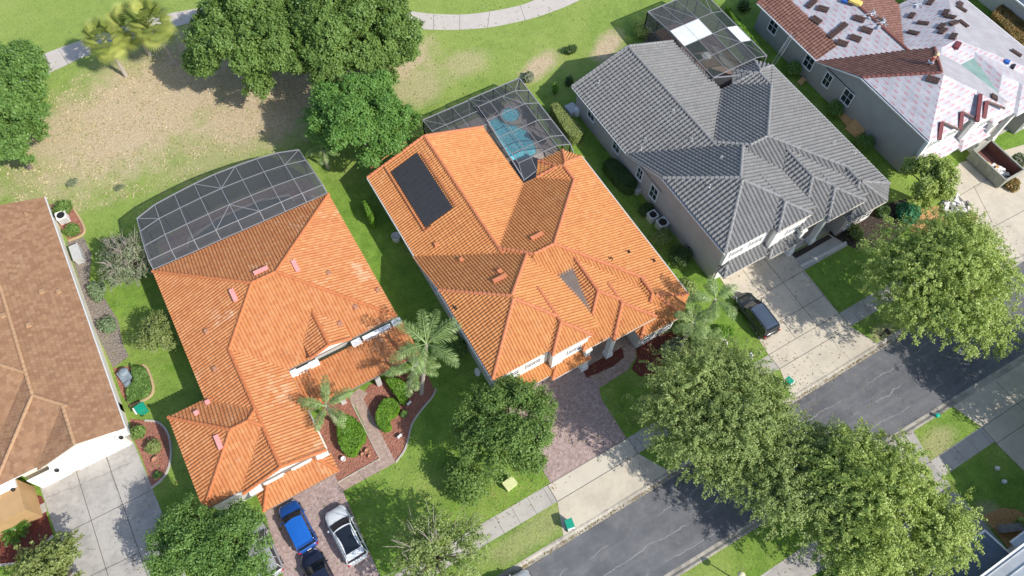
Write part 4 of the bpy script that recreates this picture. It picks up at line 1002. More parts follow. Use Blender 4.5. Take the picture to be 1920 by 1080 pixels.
# ------------------------------------------------------------------ pool cages
def beam(mb, a, b, w=.09, h=.09):
    a = Vector(a); b = Vector(b); d = (b - a)
    if d.length < 1e-4: return
    d.normalize(); s = d.cross(Vector((0, 0, 1)))
    s = (s.normalized() if s.length > 1e-3 else Vector((1, 0, 0))) * w / 2; u = s.cross(d).normalized() * h / 2
    vs = [q + s * i + u * j for q in (a, b) for i, j in ((-1, -1), (1, -1), (1, 1), (-1, 1))]
    mb.add(vs, [(3, 2, 1, 0), (4, 5, 6, 7), (0, 1, 5, 4), (1, 2, 6, 5), (2, 3, 7, 6), (3, 0, 4, 7)])
def cage(label, loc, cells, walls, special={}, diag=(), skip=(), frame=None, scr='screen'):
    """cells: quads of 3D roof points; walls: pairs of 3D top points dropped to the ground"""
    root = thing('pool_cage', label, 'pool enclosure', loc)
    fr = MB(); sc = MB(); seen = set()
    def key(a, b): return tuple(sorted([tuple(round(v, 2) for v in a), tuple(round(v, 2) for v in b)]))
    for i, q in enumerate(cells):
        n = len(q)
        for j in range(n):
            k2 = key(q[j], q[(j + 1) % n])
            if k2 not in seen: seen.add(k2); beam(fr, q[j], q[(j + 1) % n], .05, .08)
        if i in special:
            pn = MB(); pn.add([(p_[0], p_[1], p_[2] + .03) for p_ in q], [tuple(range(n))]); pn.build('fabric_panel' if special[i] == 'shadecloth' else 'screen_panel', M[special[i]], root)
        elif i not in skip: sc.add([(p_[0], p_[1], p_[2] + .0) for p_ in q], [tuple(range(n))])
    for a, b in diag: beam(fr, a, b, .05, .05)
    ws = MB()
    for a, b in walls:
        for q in (a, b): beam(fr, q, (q[0], q[1], 0), .09, .09)
        beam(fr, (a[0], a[1], a[2] * .5), (b[0], b[1], b[2] * .5), .06, .06); beam(fr, (a[0], a[1], .1), (b[0], b[1], .1), .06, .06); beam(fr, a, b, .1, .1)
        ws.add([a, b, (b[0], b[1], 0), (a[0], a[1], 0)], [(0, 1, 2, 3)])
    fr.build('frame', frame or M['alu'], root); sc.build('roof_screen', M[scr], root); ws.split('wall_screen', M[scr], root)
    return root
# cage 1: curved front, flat top
arc = [G(px, py, 4.5) for px, py in ((257, 410), (290, 384), (327, 364), (364, 345), (402, 327), (441, 312), (481, 298), (520, 287), (560, 281))]
Z1 = 4.5; nrow = 4; cols = []
hx = [-10.5 + (6.2 + 10.5) * i / 8 for i in range(9)]
for i, (x, y) in enumerate(arc):
    cols.append([(x + (hx[i] - x) * t, y + (43.95 - y) * t, (Z1 if t < .9 else (4.4 if t < 1 else 3.75)) + .2 * math.sin(math.pi * t)) for t in (0, .30, .62, .90, 1.0)])
cells = [[cols[i][r_], cols[i + 1][r_], cols[i + 1][r_ + 1], cols[i][r_ + 1]] for i in range(8) for r_ in range(4)]
wallsC = [(cols[i][0], cols[i + 1][0]) for i in range(8)] + [(cols[0][0], cols[0][-1]), (cols[8][0], cols[8][-1])]
dg = [(cols[0][0], cols[1][1]), (cols[8][0], cols[7][1]), (cols[3][0], cols[4][1]), (cols[5][0], cols[4][1]), (cols[3][3], cols[4][2]), (cols[5][3], cols[4][2])]
cage('white framed pool cage with a curved outer wall behind the weathered orange roof', (-2, 48, 0), cells, wallsC, diag=dg)
tag(sheet('pool_deck', [(-10.2, 44.1)] + [(x * .98, y - .15) for x, y in arc] + [(5.9, 44.1)], .03, M['deck_dark']), kind='structure')
# pool under cage 1
def pool(name, poly, label, mat=None, z0=.05):
    root = thing('swimming_pool', label, 'pool', (sum(q[0] for q in poly) / len(poly), sum(q[1] for q in poly) / len(poly), 0))
    poly = poly if area(poly) > 0 else poly[::-1]
    mb = MB(); mb.add([(x, y, z0 + .02) for x, y in poly], [tuple(range(len(poly)))]); mb.build('water', M['water'] if mat is None else mat, root)
    r_ = ribbon('coping', poly + [poly[0]], .32, .09, M['coping'], z0 - .02); r_.parent = root; r_.matrix_parent_inverse = Matrix.Translation(root.location).inverted()
    return root
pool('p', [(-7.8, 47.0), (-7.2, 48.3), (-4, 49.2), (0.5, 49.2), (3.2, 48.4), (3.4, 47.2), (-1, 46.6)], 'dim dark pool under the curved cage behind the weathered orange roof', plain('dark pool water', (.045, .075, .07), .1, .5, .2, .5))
mb = MB(); mb.box((-4.4, 45.3, .12), (4.0, .35, .16)); mb.box((1.2, 45.5, .12), (5.2, .35, .16)); mb.box((-6.9, 45.5, .35), (.6, .6, .5)); mb.box((5.0, 46.3, .5), (.5, .5, .9))
tag(mb.build('patio_bench', M['coping']), 'low pale bench wall seen through the curved cage screen', 'bench')
# cage 2
xs2 = [23.8, 25.2, 26.7, 28.2, 29.85]; ys2 = [48.35, 46.4, 44.4, 41.9, 39.5, 38.2]
def z2(x, y): return 2.75 if (x > 29 or y > 47.5) else 3.55
cells = []; 
for i in range(4):
    for j in range(5):
        cells.append([(xs2[i], ys2[j], z2(xs2[i], ys2[j])), (xs2[i + 1], ys2[j], z2(xs2[i + 1], ys2[j])), (xs2[i + 1], ys2[j + 1], z2(xs2[i + 1], ys2[j + 1])), (xs2[i], ys2[j + 1], z2(xs2[i], ys2[j + 1]))])
cells.append([(23.8, 38.2, 3.55), (25.2, 38.2, 3.55), (24.9, 36.6, 3.5), (23.2, 36.2, 3.5)])
xw = [18.4, 20.0, 21.8, 23.7]
for i in range(3):
    cells.append([(xw[i], 48.3, 2.7), (xw[i + 1], 48.3, 2.7), (xw[i + 1], 46.2, 3.2), (xw[i], 46.2, 3.2)])
    cells.append([(xw[i], 46.2, 3.2), (xw[i + 1], 46.2, 3.2), (xw[i + 1], 44.1, 3.4), (xw[i], 44.1, 3.4)])
wallsC = [((xs2[i], 48.35, 2.75), (xs2[i + 1], 48.35, 2.75)) for i in range(4)] + [((29.85, ys2[j], 2.75), (29.85, ys2[j + 1], 2.75)) for j in range(5)] + [((xw[i], 48.3, 2.7), (xw[i + 1], 48.3, 2.7)) for i in range(3)] + [((18.4, 48.3, 2.7), (18.4, 44.1, 3.4)), ((23.75, 44.4, 3.55), (23.3, 36.4, 3.5)), ((29.85, 38.2, 2.75), (29.4, 36.6, 2.75))]
cage('pool cage with blue pool beneath, between the amber roof and the back lawn', (25, 43, 0), cells, wallsC, diag=[((23.8, 48.35, 2.75), (25.2, 46.4, 3.55)), ((29.85, 48.35, 2.75), (28.2, 46.4, 3.55)), ((18.4, 48.3, 2.7), (20.0, 46.2, 3.2)), ((26.7, 46.4, 3.55), (28.2, 44.4, 3.55))], scr='screen_clear')
tag(sheet('pool_deck', [(18.5, 44.2), (18.5, 48.1), (29.7, 48.1), (29.7, 37.6), (25.5, 37.6), (24, 36.0), (23, 36.0), (23, 43.8)], .03, M['deck']), kind='structure')
pool('p', gp((913, 231), (925, 222), (940, 222), (950, 230), (968, 236), (990, 246), (1004, 270), (1008, 287), (992, 300), (962, 303), (938, 275)), 'turquoise pool seen through the cage behind the amber roof')
mb = MB(); x, y = G(957.6, 215.6, .4); mb.lathe((x, y, 0), [(1.15, .0), (1.15, .5), (.95, .5), (.95, .42)], 20); spa = mb.build('spa', M['coping'])
tag(spa, 'round raised spa beside the turquoise pool', 'spa'); mb = MB(); mb.lathe((x, y, .42), [(.95, 0), (0, .001)], 20); mb.build('water', M['water'], spa)
def lounger(label, px, py, rz, grp):
    x, y = G(px, py, .3); r_ = thing('patio_chair', label, 'patio chair', (x, y, 0), rz, grp); local(r_)
    f = MB(); f.box((0, 0, .32), (.6, 1.3, .05)); f.box((0, .85, .5), (.6, .6, .05), 0, 0, 1, ('X', .7))
    f.build('seat', M['black'], r_); 
    for sx in (-.26, .26):
        for sy in (-.6, .6):
            l_ = MB(); l_.box((sx, sy, .16), (.05, .05, .32)); l_.build('leg', M['alu_dark'], r_)
for i, (px, py, rz, lb) in enumerate([(907, 213, .3, 'dark patio chair at the rear left corner of the turquoise pool'), (920, 204, .2, 'dark patio chair nearest the outer screen beside the spa'), (935, 196, .1, 'dark patio chair between the spa and the outer screen'), (989, 213, -.5, 'dark lounge chair right of the round spa'), (998, 226, -.5, 'dark lounge chair right of the pool, second from the spa'), (1012, 262, .5, 'dark lounge chair at the near right corner of the pool')]): lounger(lb, px, py, rz, 'patio chairs around the turquoise pool')
# cage 3 (grey roofed house)
cx3 = [46.8, 48.7, 50.6, 52.5, 54.1]; cy3 = [49.1, 45.1, 42.5, 40.0, 37.4]
def z3(x, y): return 3.6 if (x > 53.5 or y > 48) else 4.1
cells = []
for i in range(4):
    for j in range(4):
        q = [(cx3[i], cy3[j]), (cx3[i + 1], cy3[j]), (cx3[i + 1], cy3[j + 1]), (cx3[i], cy3[j + 1])]
        cells.append([(x, y, z3(x, y)) for x, y in q])
spec = {1: 'shadecloth', 5: 'shadecloth', 14: 'shadecloth', 13: 'screen_green', 2: 'screen_green', 3: 'screen_green', 7: 'screen_green', 15: 'screen_green', 12: 'screen_green'}
wallsC = [((cx3[i], cy3[0], 3.6), (cx3[i + 1], cy3[0], 3.6)) for i in range(4)] + [((54.1, cy3[j], 3.6), (54.1, cy3[j + 1], 3.6)) for j in range(4)] + [((46.8, cy3[0], 3.6), (46.8, 44.0, 4.1)), ((46.8, 37.4, 4.1), (49.8, 36.4, 3.8))]
q3 = lambda i, j: (cx3[i], cy3[j], z3(cx3[i], cy3[j]))
cage('pool cage with pale fabric panels behind the grey tile roof', (51, 45, 0), cells, wallsC, special=spec, diag=[(q3(0, 0), q3(1, 1)), (q3(4, 0), q3(3, 1)), (q3(3, 2), q3(4, 3)), (q3(2, 2), q3(3, 3)), (q3(3, 3), q3(4, 4)), (q3(1, 0), q3(2, 1))])
tag(sheet('pool_deck', rect(46.6, 36.6, 54.2, 49.0), .03, M['deck_dark']), kind='structure')
mb = MB(); x, y = G(1325, 104, .8); mb.lathe((x, y, 0), [(.55, .7), (.55, .78), (0, .8)], 14); mb.tube([(x, y, 0), (x, y, .72)], .06, 6); tag(mb.build('patio_table', M['white'], smooth=False), 'round white patio table under the cage with fabric panels', 'table')
mb = MB(); pts = smooth(gp((1330, 85), (1345, 100), (1352, 118), (1375, 135), (1385, 130), (1362, 108), (1345, 88))); mb.add([(x, y, .06) for x, y in (pts if area(pts) > 0 else pts[::-1])], [tuple(range(len(pts)))]); tag(mb.build('coping', M['coping']), 'tan strip of pool coping under the cage with fabric panels', 'pool edge')

# ------------------------------------------------------------------ plants
def leaves_blob(cen, rad3, n, shell=.55):
    """leaf centres inside an ellipsoid shell, normals mostly outward/up"""
    d = RNG.normal(size=(n, 3)); d /= np.linalg.norm(d, axis=1, keepdims=True)
    r = (shell + (1 - shell) * RNG.random(n) ** .6)[:, None]
    c = np.array(cen) + d * r * np.array(rad3)
    nm = d * .8 + np.array([0, 0, .55]) + RNG.normal(size=(n, 3)) * .5
    return c, nm
def tree(name, label, px, py, zc, rpx, mat, lacy=False, dens=1.0, leaf=.17, squash=.62, ecc=1.0, group=None, trunk_r=.22, rot=0, twigs=0, cat='tree'):
    """crown of lobes, each lobe a shell of small leaf sprays, over a forked trunk"""
    cx, cy = G(px, py, zc); ex, ey = G(px + rpx, py, zc); R = math.hypot(ex - cx, ey - cy) * (1.04 if lacy else 1.09)
    root = thing(name, label, cat, (cx, cy, 0), 0, group)
    nl = int((26 if R > 2 else 14) + R * R * (1.7 if lacy else 1.5))
    cs = []; ns = []; tint = []; tips = []
    ncl = (9 if lacy else 11) if R > 3 else 5; clumps = [(0, 0, .1)] + [((.60 + .12 * RNG.random()) * math.cos(6.283 * (q + .5 * RNG.random()) / (ncl - 1)), 0, 0) for q in range(ncl - 1)]
    clumps = [(0.1 * RNG.normal(), .1 * RNG.normal(), .12)]
    for q in range(ncl - 1):
        an = 6.283 * (q + .55 * RNG.random()) / (ncl - 1); cr = .52 + .2 * RNG.random(); clumps.append((cr * math.cos(an), cr * math.sin(an), .10 * RNG.normal()))
    crad = .27 if lacy else .31
    for i in range(nl):
        cl = clumps[i % ncl]; an = RNG.random() * 6.283; q = math.sqrt(RNG.random()) * crad
        ux_, uy_ = (cl[0] + q * math.cos(an)) * R, (cl[1] + q * math.sin(an)) * R; a = math.atan2(uy_, ux_); rr = min(math.hypot(ux_, uy_), R * .93)
        if False: rr = R * (.70 + .22 * RNG.random() + .06 * math.sin(3 * a + px)) * (1 + (.16 if lacy else .05) * math.sin(5 * a + py) + (.08 * math.sin(9 * a + px) if lacy else 0))
        lx = math.cos(a) * rr; ly = math.sin(a) * rr * ecc
        hz = math.sqrt(max(0, 1 - min(1, rr / R) ** 2)); up = RNG.random() ** .7
        lz = (hz * squash * R) * (.1 + .9 * up) - (.14 * R) - (.10 * R if rr > .7 * R else 0) + cl[2] * R - .10 * R * (q / crad) ** 2
        if rot: lx, ly = lx * math.cos(rot) - ly * math.sin(rot), lx * math.sin(rot) + ly * math.cos(rot)
        lr = R * (.13 + .12 * RNG.random()) if R > 2 else R * (.22 + .16 * RNG.random())
        ctr = np.array([cx + lx, cy + ly, max(zc + lz, lr * .7)])
        nsub = int(max(8, 26 * (lr / .8) ** 2 * dens * (.8 if lacy else 1.0)))
        d = RNG.normal(size=(nsub, 3)); d /= np.linalg.norm(d, axis=1, keepdims=True)
        if lacy:
            d[:, 2] = d[:, 2] * .6 + .1; sc = (.35 + 1.15 * RNG.random(nsub) ** .8)[:, None]; sub = ctr + d * sc * lr * np.array([1.1, 1.1, .8])
        else:
            sc = (.62 + .42 * RNG.random(nsub))[:, None]; sub = ctr + d * sc * lr * np.array([1.12, 1.12, .85])
        per = 30 if lacy else 34; st = np.repeat(sub, per, axis=0); dd = np.repeat(d, per, axis=0)
        if lacy:   # leaves strung along a short arching twig
            tw = RNG.normal(size=(nsub, 3)) * .35 + d; tw /= np.linalg.norm(tw, axis=1, keepdims=True); t = np.tile(np.linspace(0, 1, per), nsub)[:, None]
            c = st + np.repeat(tw, per, axis=0) * t * .75 - np.array([0, 0, .25]) * t * t + RNG.normal(size=st.shape) * .085
        else: c = st + RNG.normal(size=st.shape) * .17
        nn = dd * .7 + np.array([0, 0, .6]) + RNG.normal(size=st.shape) * .55
        c[:, 2] = np.maximum(c[:, 2], .15)
        cs.append(c); ns.append(nn); tint.append(np.clip(np.repeat(RNG.random(nsub) * .45, per) + RNG.random(len(c)) * .25 + RNG.random() * .3, 0, 1)); tips.append(tuple(ctr))
    quads('crown', np.concatenate(cs), np.concatenate(ns), leaf * .70, mat, root, 1.6, np.concatenate(tint))
    tb = MB(); th = max(zc - .35 * R, zc * .35)
    tb.tube([(cx, cy, -.1), (cx + .1, cy, th * .5), (cx, cy + .05, th)], [trunk_r * 1.25, trunk_r, trunk_r * .85], 9)
    for t_ in tips[::max(1, len(tips) // 18)]:
        mid = ((cx + t_[0]) / 2 + random.uniform(-.2, .2), (cy + t_[1]) / 2, (th + t_[2]) / 2 + .10 * R)
        tb.tube([(cx, cy, th - .1), mid, t_], [trunk_r * .5, trunk_r * .3, trunk_r * .08], 5, cap=False)
    tb.build('trunk', M['bark'], root)
    if twigs:
        tw = MB()
        for _ in range(twigs):
            t_ = random.choice(tips); d_ = Vector(t_) - Vector((cx, cy, zc - R * .4)); d_.normalize(); d_ += Vector((random.uniform(-.5, .5), random.uniform(-.5, .5), random.uniform(0, .6)))
            a_ = Vector(t_); b_ = a_ + d_ * R * random.uniform(.25, .5); tw.tube([tuple(a_), tuple((a_ + b_) / 2 + Vector((.05, .05, .05))), tuple(b_)], [.03, .02, .008], 4, cap=False)
        tw.build('twigs', M['leaf_twig'], root)
    return root
oak = 'oak_tree'
GO = 'oaks along the back lawn'; GS = 'street trees on the north verge'; GL = 'live oaks along the street'
tree(oak, 'dense green oak filling the left edge of the back lawn, upper of two', 8, 150, 6, 82, M['leaf_mid'], leaf=.24, group=GO, ecc=1.25)
tree(oak, 'smaller dense oak at the left edge below the bigger one', 8, 262, 4.5, 62, M['leaf_mid'], leaf=.22, group=GO, squash=.5)
tree(oak, 'big oak right of the fan palms, left of its twin at the top', 466, 58, 7, 105, M['leaf_oak'], leaf=.24, group=GO, ecc=1.1)
tree(oak, 'big oak touching the cart path, right of its twin at the top', 655, 40, 7, 116, M['leaf_oak'], leaf=.24, group=GO, ecc=1.0)
tree('broadleaf_tree', 'bright green round tree between the curved cage and the solar panel roof', 672, 222, 6.2, 91, M['leaf_bright'], leaf=.20, ecc=1.0, dens=1.2)
tree(oak, 'dense round tree at the bottom left between the old driveway and parked van, left crown', 345, 1022, 4.6, 78, M['leaf_mid'], leaf=.15, group=GS, dens=1.2)
tree(oak, 'dense round tree right against the silver van and garage corner', 438, 1036, 5.0, 80, M['leaf_mid'], leaf=.15, group=GS, dens=1.2)
tree(oak, 'rounded tree in front of the amber roofed garage beside the paver driveway', 950, 803, 5.4, 90, M['leaf_oak'], leaf=.16, group=GS, dens=1.2)
tree('live_oak', 'airy live oak by the kerb between the paver driveway and the dark SUV driveway', 1345, 776, 7.0, 136, M['leaf_lacy'], True, 1.0, .15, .5, .95, group=GL, trunk_r=.25)
tree('live_oak', 'airy live oak over the south kerb, left of the largest one', 1530, 905, 6.8, 118, M['leaf_lacy'], True, 1.0, .15, .5, 1.0, group=GL, trunk_r=.25)
tree('live_oak', 'largest yellow green live oak on the south side, beside the small triangular lawn', 1672, 950, 7.2, 142, M['leaf_yel'], True, .95, .16, .5, 1.0, group=GL, trunk_r=.28)
tree('live_oak', 'live oak spreading over the street right of the driveway with the parked dark car', 1775, 520, 7.6, 132, M['leaf_yel'], True, .9, .16, .5, .95, group=GL, trunk_r=.25)
tree('live_oak', 'thin dark live oak at the bottom centre beside the sidewalk', 812, 1045, 4.8, 88, M['leaf_lacy'], True, .62, .15, .5, .85, group=GL, twigs=60)
tree('live_oak', 'live oak standing just past the right edge, its shadow lying across the street', 2105, 695, 7.0, 125, M['leaf_yel'], True, .9, .16, .5, 1.0, group=GL, trunk_r=.25)
tree('magnolia_tree', 'glossy magnolia at the bottom left beside the old driveway', 88, 1064, 3.2, 62, M['leaf_olive'], True, 1.1, .2, .5, .8)
tree('ligustrum_tree', 'bright leafy small tree beside the debris pile and reroofed house', 1745, 338, 3.4, 50, M['leaf_yel'], leaf=.2, squash=.8)
tree('citrus_tree', 'grey green shrub tree with bare twigs beside the curved cage', 240, 492, 2.6, 46, M['leaf_grey'], True, 1.0, .17, .8, 1.15, twigs=170)
tree('citrus_tree', 'small olive leaved tree on the lawn between the tan and weathered orange roofs', 293, 630, 2.2, 34, M['leaf_olive'], False, 1.0, .15, .8, 1.15)
def shrub(label, px, py, rpx, mat, zt=1.1, ecc=1.0, rot=0, dens=420, leaf=.13, group=None, name='shrub', cat='shrub'):
    cx, cy = G(px, py, zt * .5); ex, ey = G(px + rpx, py, zt * .5); R = math.hypot(ex - cx, ey - cy)
    cs, ns = [], []
    for i in range(9):
        a = RNG.random() * 6.283; rr = RNG.random() * R * .5; lx, ly = rr * math.cos(a), rr * math.sin(a) * ecc
        c, nn = leaves_blob((0, 0, 0), (R * .62, R * .62 * ecc, zt * .5), int(dens * R * max(R, .6) / 4) + 40, .6); c[:, 0] += lx; c[:, 1] += ly; cs.append(c); ns.append(nn)
    c = np.concatenate(cs); nn = np.concatenate(ns)
    if rot: x = c[:, 0] * math.cos(rot) - c[:, 1] * math.sin(rot); y = c[:, 0] * math.sin(rot) + c[:, 1] * math.cos(rot); c[:, 0] = x; c[:, 1] = y
    c[:, 0] += cx; c[:, 1] += cy; c[:, 2] = np.clip(c[:, 2] + zt * .5, .03, None)
    o = quads(name, c, nn, leaf, mat, None, 1.5); return tag(o, label, cat, group)
def hedge(label, poly, h, mat, dens=330, leaf=.12, group=None, name='hedge', cat='hedge'):
    """clipped hedge: a leafy solid over a ground polygon"""
    if area(poly) < 0: poly = poly[::-1]
    P = np.array(poly); mn, mx = P.min(0), P.max(0); A = abs(area(poly)); n = int(A * dens * 1.3) + 50
    def inside(q):
        r_ = np.zeros(len(q), bool); j = len(P) - 1
        for i in range(len(P)):
            xi, yi, xj, yj = P[i][0], P[i][1], P[j][0], P[j][1]
            cnd = ((yi > q[:, 1]) != (yj > q[:, 1])) & (q[:, 0] < (xj - xi) * (q[:, 1] - yi) / (yj - yi + 1e-12) + xi); r_ ^= cnd; j = i
        return r_
    q = mn + RNG.random((n * 3, 2)) * (mx - mn); q = q[inside(q)][:n]
    c1 = np.column_stack([q, h - .16 * RNG.random(len(q)) ** 2 + .05 * np.sin(q[:, 0] * 3) * np.cos(q[:, 1] * 3)]); n1 = np.column_stack([RNG.normal(size=(len(q), 2)) * .5, np.ones(len(q))])
    cs = [c1]; ns = [n1]
    for i in range(len(P)):
        a, b = P[i], P[(i + 1) % len(P)]; L = np.linalg.norm(b - a); k2 = int(L * h * dens) + 1; t = RNG.random(k2)[:, None]; e = a + (b - a) * t
        no = np.array([(b - a)[1], -(b - a)[0]]) / (L + 1e-9); e = e + no * (RNG.random(k2)[:, None] - .6) * .14
        cs.append(np.column_stack([e, RNG.random(k2) * h])); ns.append(np.column_stack([np.tile(no, (k2, 1)) + RNG.normal(size=(k2, 2)) * .4, RNG.random(k2) * .6]))
    c = np.concatenate(cs); nn = np.concatenate(ns)
    root = thing(name, label, cat, (float(P[:, 0].mean()), float(P[:, 1].mean()), 0), 0, group)
    quads('foliage', c, nn, leaf, mat, root, 1.5)
    ctr = P.mean(0); core = [(ctr[0] + (x - ctr[0]) * .93, ctr[1] + (y - ctr[1]) * .93) for x, y in P]
    mb = MB(); mb.prism(core, 0, h - .15); mb.build('stems', M['brownbeam'], root); return root
shrub('dense rounded bush at the edge of the round tree crown on the front lawn', 873, 903, 50, M['leaf_oak'], 3.0, leaf=.15, dens=500)
# front beds of the orange house
Gh = lambda h, *pts: [G(x, y, h) for x, y in pts]
hedge('rounded block hedge between the palm clump and the brick path', smooth(Gh(.9, (632, 785), (648, 776), (664, 783), (678, 798), (686, 818), (672, 834), (664, 853), (645, 850), (632, 825))[:] + Gh(.9, (632, 785))), .9, M['leaf_hedge'])
hedge('kidney shaped bright hedge right of the brick path', smooth(Gh(.95, (720, 748), (708, 763), (704, 780), (707, 796), (720, 806), (733, 800), (726, 782), (740, 776), (749, 763), (742, 750), (732, 745)) + Gh(.95, (720, 748))), .95, M['leaf_hedge'])
hedge('bright hedge lump under the tall queen palm fronds', smooth(Gh(.9, (722, 712), (740, 706), (760, 715), (764, 742), (752, 756), (742, 740)) + Gh(.9, (722, 712))), .9, M['leaf_hedge'])
shrub('small round clipped shrub in the red mulch by the landscape light', 757.6, 776, 7, M['leaf_mid'], .6)
shrub('low dark ground plants at the foot of the block hedge', 656, 838, 13, M['leaf_dark'], .5)
# side yards
hedge('tall clipped hedge beside the pool cage of the amber roofed house', smooth(Gh(1.4, (1032, 196), (1046, 190), (1062, 212), (1092, 238), (1095, 250), (1078, 258), (1062, 250)) + Gh(1.4, (1032, 196))), 1.4, M['leaf_olive'])
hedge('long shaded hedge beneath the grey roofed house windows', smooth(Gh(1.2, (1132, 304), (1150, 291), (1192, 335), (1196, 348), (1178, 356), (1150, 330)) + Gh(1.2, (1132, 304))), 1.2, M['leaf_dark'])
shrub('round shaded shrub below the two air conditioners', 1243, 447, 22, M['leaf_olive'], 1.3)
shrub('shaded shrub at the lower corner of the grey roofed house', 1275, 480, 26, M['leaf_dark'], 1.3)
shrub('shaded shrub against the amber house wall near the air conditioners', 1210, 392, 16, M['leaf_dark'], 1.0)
hedge('lit hedge tip standing in the shade between the two orange roofs', smooth(Gh(1.8, (680, 377), (687, 374), (702, 402), (697, 412), (690, 405)) + Gh(1.8, (680, 377))), 1.8, M['leaf_hedge'])
shrub('dark bush below the satellite dish wall of the amber house', 853, 650, 24, M['leaf_oak'], 1.5)
shrub('leafy hedge along the north side of the grey house cage', 1200, 52, 18, M['leaf_yel'], 1.6, 1.6)
hedge('clipped hedge running along the cage with fabric panels', smooth(Gh(1.2, (1362, 10), (1378, 22), (1410, 68), (1432, 95), (1434, 107), (1424, 104), (1398, 68), (1372, 30)) + Gh(1.2, (1362, 10))), 1.2, M['leaf_hedge'])
shrub('dark spiky shrub pair on the brown patch of back lawn', 1070, 92, 15, M['leaf_dark'], .9, .6)
shrub('grey seed headed grass tuft by the corner of the amber house cage', 994, 145, 12, M['leaf_grey'], .8, leaf=.2)
shrub('slim lit shrub in the shadow of the grey gable', 1042, 165, 7, M['leaf_hedge'], 1.6, 1.4)
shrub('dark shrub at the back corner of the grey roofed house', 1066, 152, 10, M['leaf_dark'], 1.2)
shrub('rounded shrub near the top window of the reroofed house', 1489, 128, 17, M['leaf_mid'], 1.6)
shrub('rounded shrub between the cardboard and the third window', 1566, 204, 19, M['leaf_mid'], 1.6)
shrub('rounded shrub below the leaning cardboard sheets', 1620, 268, 20, M['leaf_mid'], 1.5)
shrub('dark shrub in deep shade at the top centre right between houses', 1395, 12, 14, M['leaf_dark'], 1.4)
hedge('long hedge with rust coloured tips in the top right corner', smooth(Gh(1.5, (1862, 25), (1880, 5), (1900, 15), (1925, 50), (1960, 100), (1945, 120), (1900, 70)) + Gh(1.5, (1862, 25))), 1.5, M['leaf_red'], leaf=.18, dens=250)
shrub('clipped dark shrub at the top of the small tan edged bed', 116, 390, 21, M['leaf_oak'], 1.2, .8)
shrub('clipped dark shrub at the bottom of the small tan edged bed', 136, 430, 17, M['leaf_oak'], 1.1, .8)
shrub('pale sage bush in the grey dirt strip, upper one', 181, 545, 19, M['leaf_pale'], 1.0, 1.2, leaf=.18)
shrub('pale sage bush in the grey dirt strip, lower one', 202, 610, 18, M['leaf_pale'], 1.0, 1.2, leaf=.18)
hedge('dense strappy ground cover inside the tan kerb above the green bin', Gh(.45, (246, 684), (268, 688), (276, 705), (280, 728), (270, 742), (240, 752), (236, 730), (250, 715)), .45, M['leaf_mid'], leaf=.2, dens=200)
shrub('dark green bush beside the garage corner lantern', 262, 808, 17, M['leaf_oak'], 1.3)
shrub('pale green rounded bush in the kerbed bed by the old driveway', 288, 836, 20, M['leaf_olive'], .9, .8)
shrub('tiny green shrub low in the kerbed bed', 294, 889, 8, M['leaf_mid'], .4)
hedge('strip of green plants against the tan wall at lower left', Gh(.5, (0, 950), (20, 940), (55, 922), (64, 930), (30, 952), (0, 966)), .5, M['leaf_mid'], leaf=.16, dens=220)
shrub('turquoise green broad leaved clump beside the black mulch bed', 1702, 398, 24, M['leaf_banana'], 1.3, leaf=.4, dens=150)
shrub('tall thin shrub in the black mulch by the grey house entry', 1605, 435, 13, M['leaf_olive'], 1.4, 1.8, leaf=.16)
for i, (px, py, lb) in enumerate([(1671, 412, 'small lime plant in the black mulch, upper of two'), (1667, 432, 'small lime plant in the black mulch, lower of two')]): shrub(lb, px, py, 5, M['leaf_yel'], .4, group='lime plants in the black mulch')
shrub('dark feathery shrub by the edge of the black mulch and lawn', 1655, 395, 16, M['leaf_dark'], 1.0, leaf=.2)
shrub('rusty leaved shrub against the debris pile', 1820, 408, 12, M['leaf_red'], 1.0)
shrub('loose shrub growing at the right edge below the dumpster', 1912, 300, 16, M['leaf_grey'], 1.4, leaf=.2)
shrub('reddish planting at the right edge near the dumpster', 1900, 345, 16, M['leaf_red'], .7, leaf=.2)
shrub('bright shrub on the orange mulch at the right edge', 1918, 980, 11, M['leaf_yel'], .9, leaf=.2)
shrub('loose flower bush between the palms and the parked dark car', 1325, 655, 36, M['leaf_lacy'], 1.3, .9, leaf=.15, dens=420)
shrub('pale dry leaved bush beside the bay window of the amber house', 1262, 650, 26, M['leaf_grey'], 1.1, .8, leaf=.2, dens=220)
shrub('green shrub mass under the front palms', 1300, 610, 34, M['leaf_yel'], 1.2, .9, leaf=.16, dens=420)
shrub('loose green bush on the bay side nearest the shaded side wall corner', 1292, 548, 26, M['leaf_lacy'], 1.3, 1.2, leaf=.16, dens=420)
shrub('rust tinged bush between the bay bushes and the stone fountain', 1292, 662, 26, M['leaf_red'], 1.0, .8, leaf=.14, dens=380)
shrub('bright grassy clump beside the stone fountain', 1356, 622, 22, M['leaf_hedge'], .8, .9, leaf=.16, dens=380)
shrub('leafy bush on the far side of the street lamp at bottom', 1590, 1075, 40, M['leaf_mid'], 1.2, .7, leaf=.2, dens=240)
shrub('dried up patch of cut twigs on the back lawn near the curved cage', 222, 352, 10, M['leaf_grey'], .25, .5, leaf=.25)
shrub('bare sandy grass tuft on the lawn left of the curved cage', 134, 342, 12, M['leaf_grey'], .3, .7, leaf=.2)

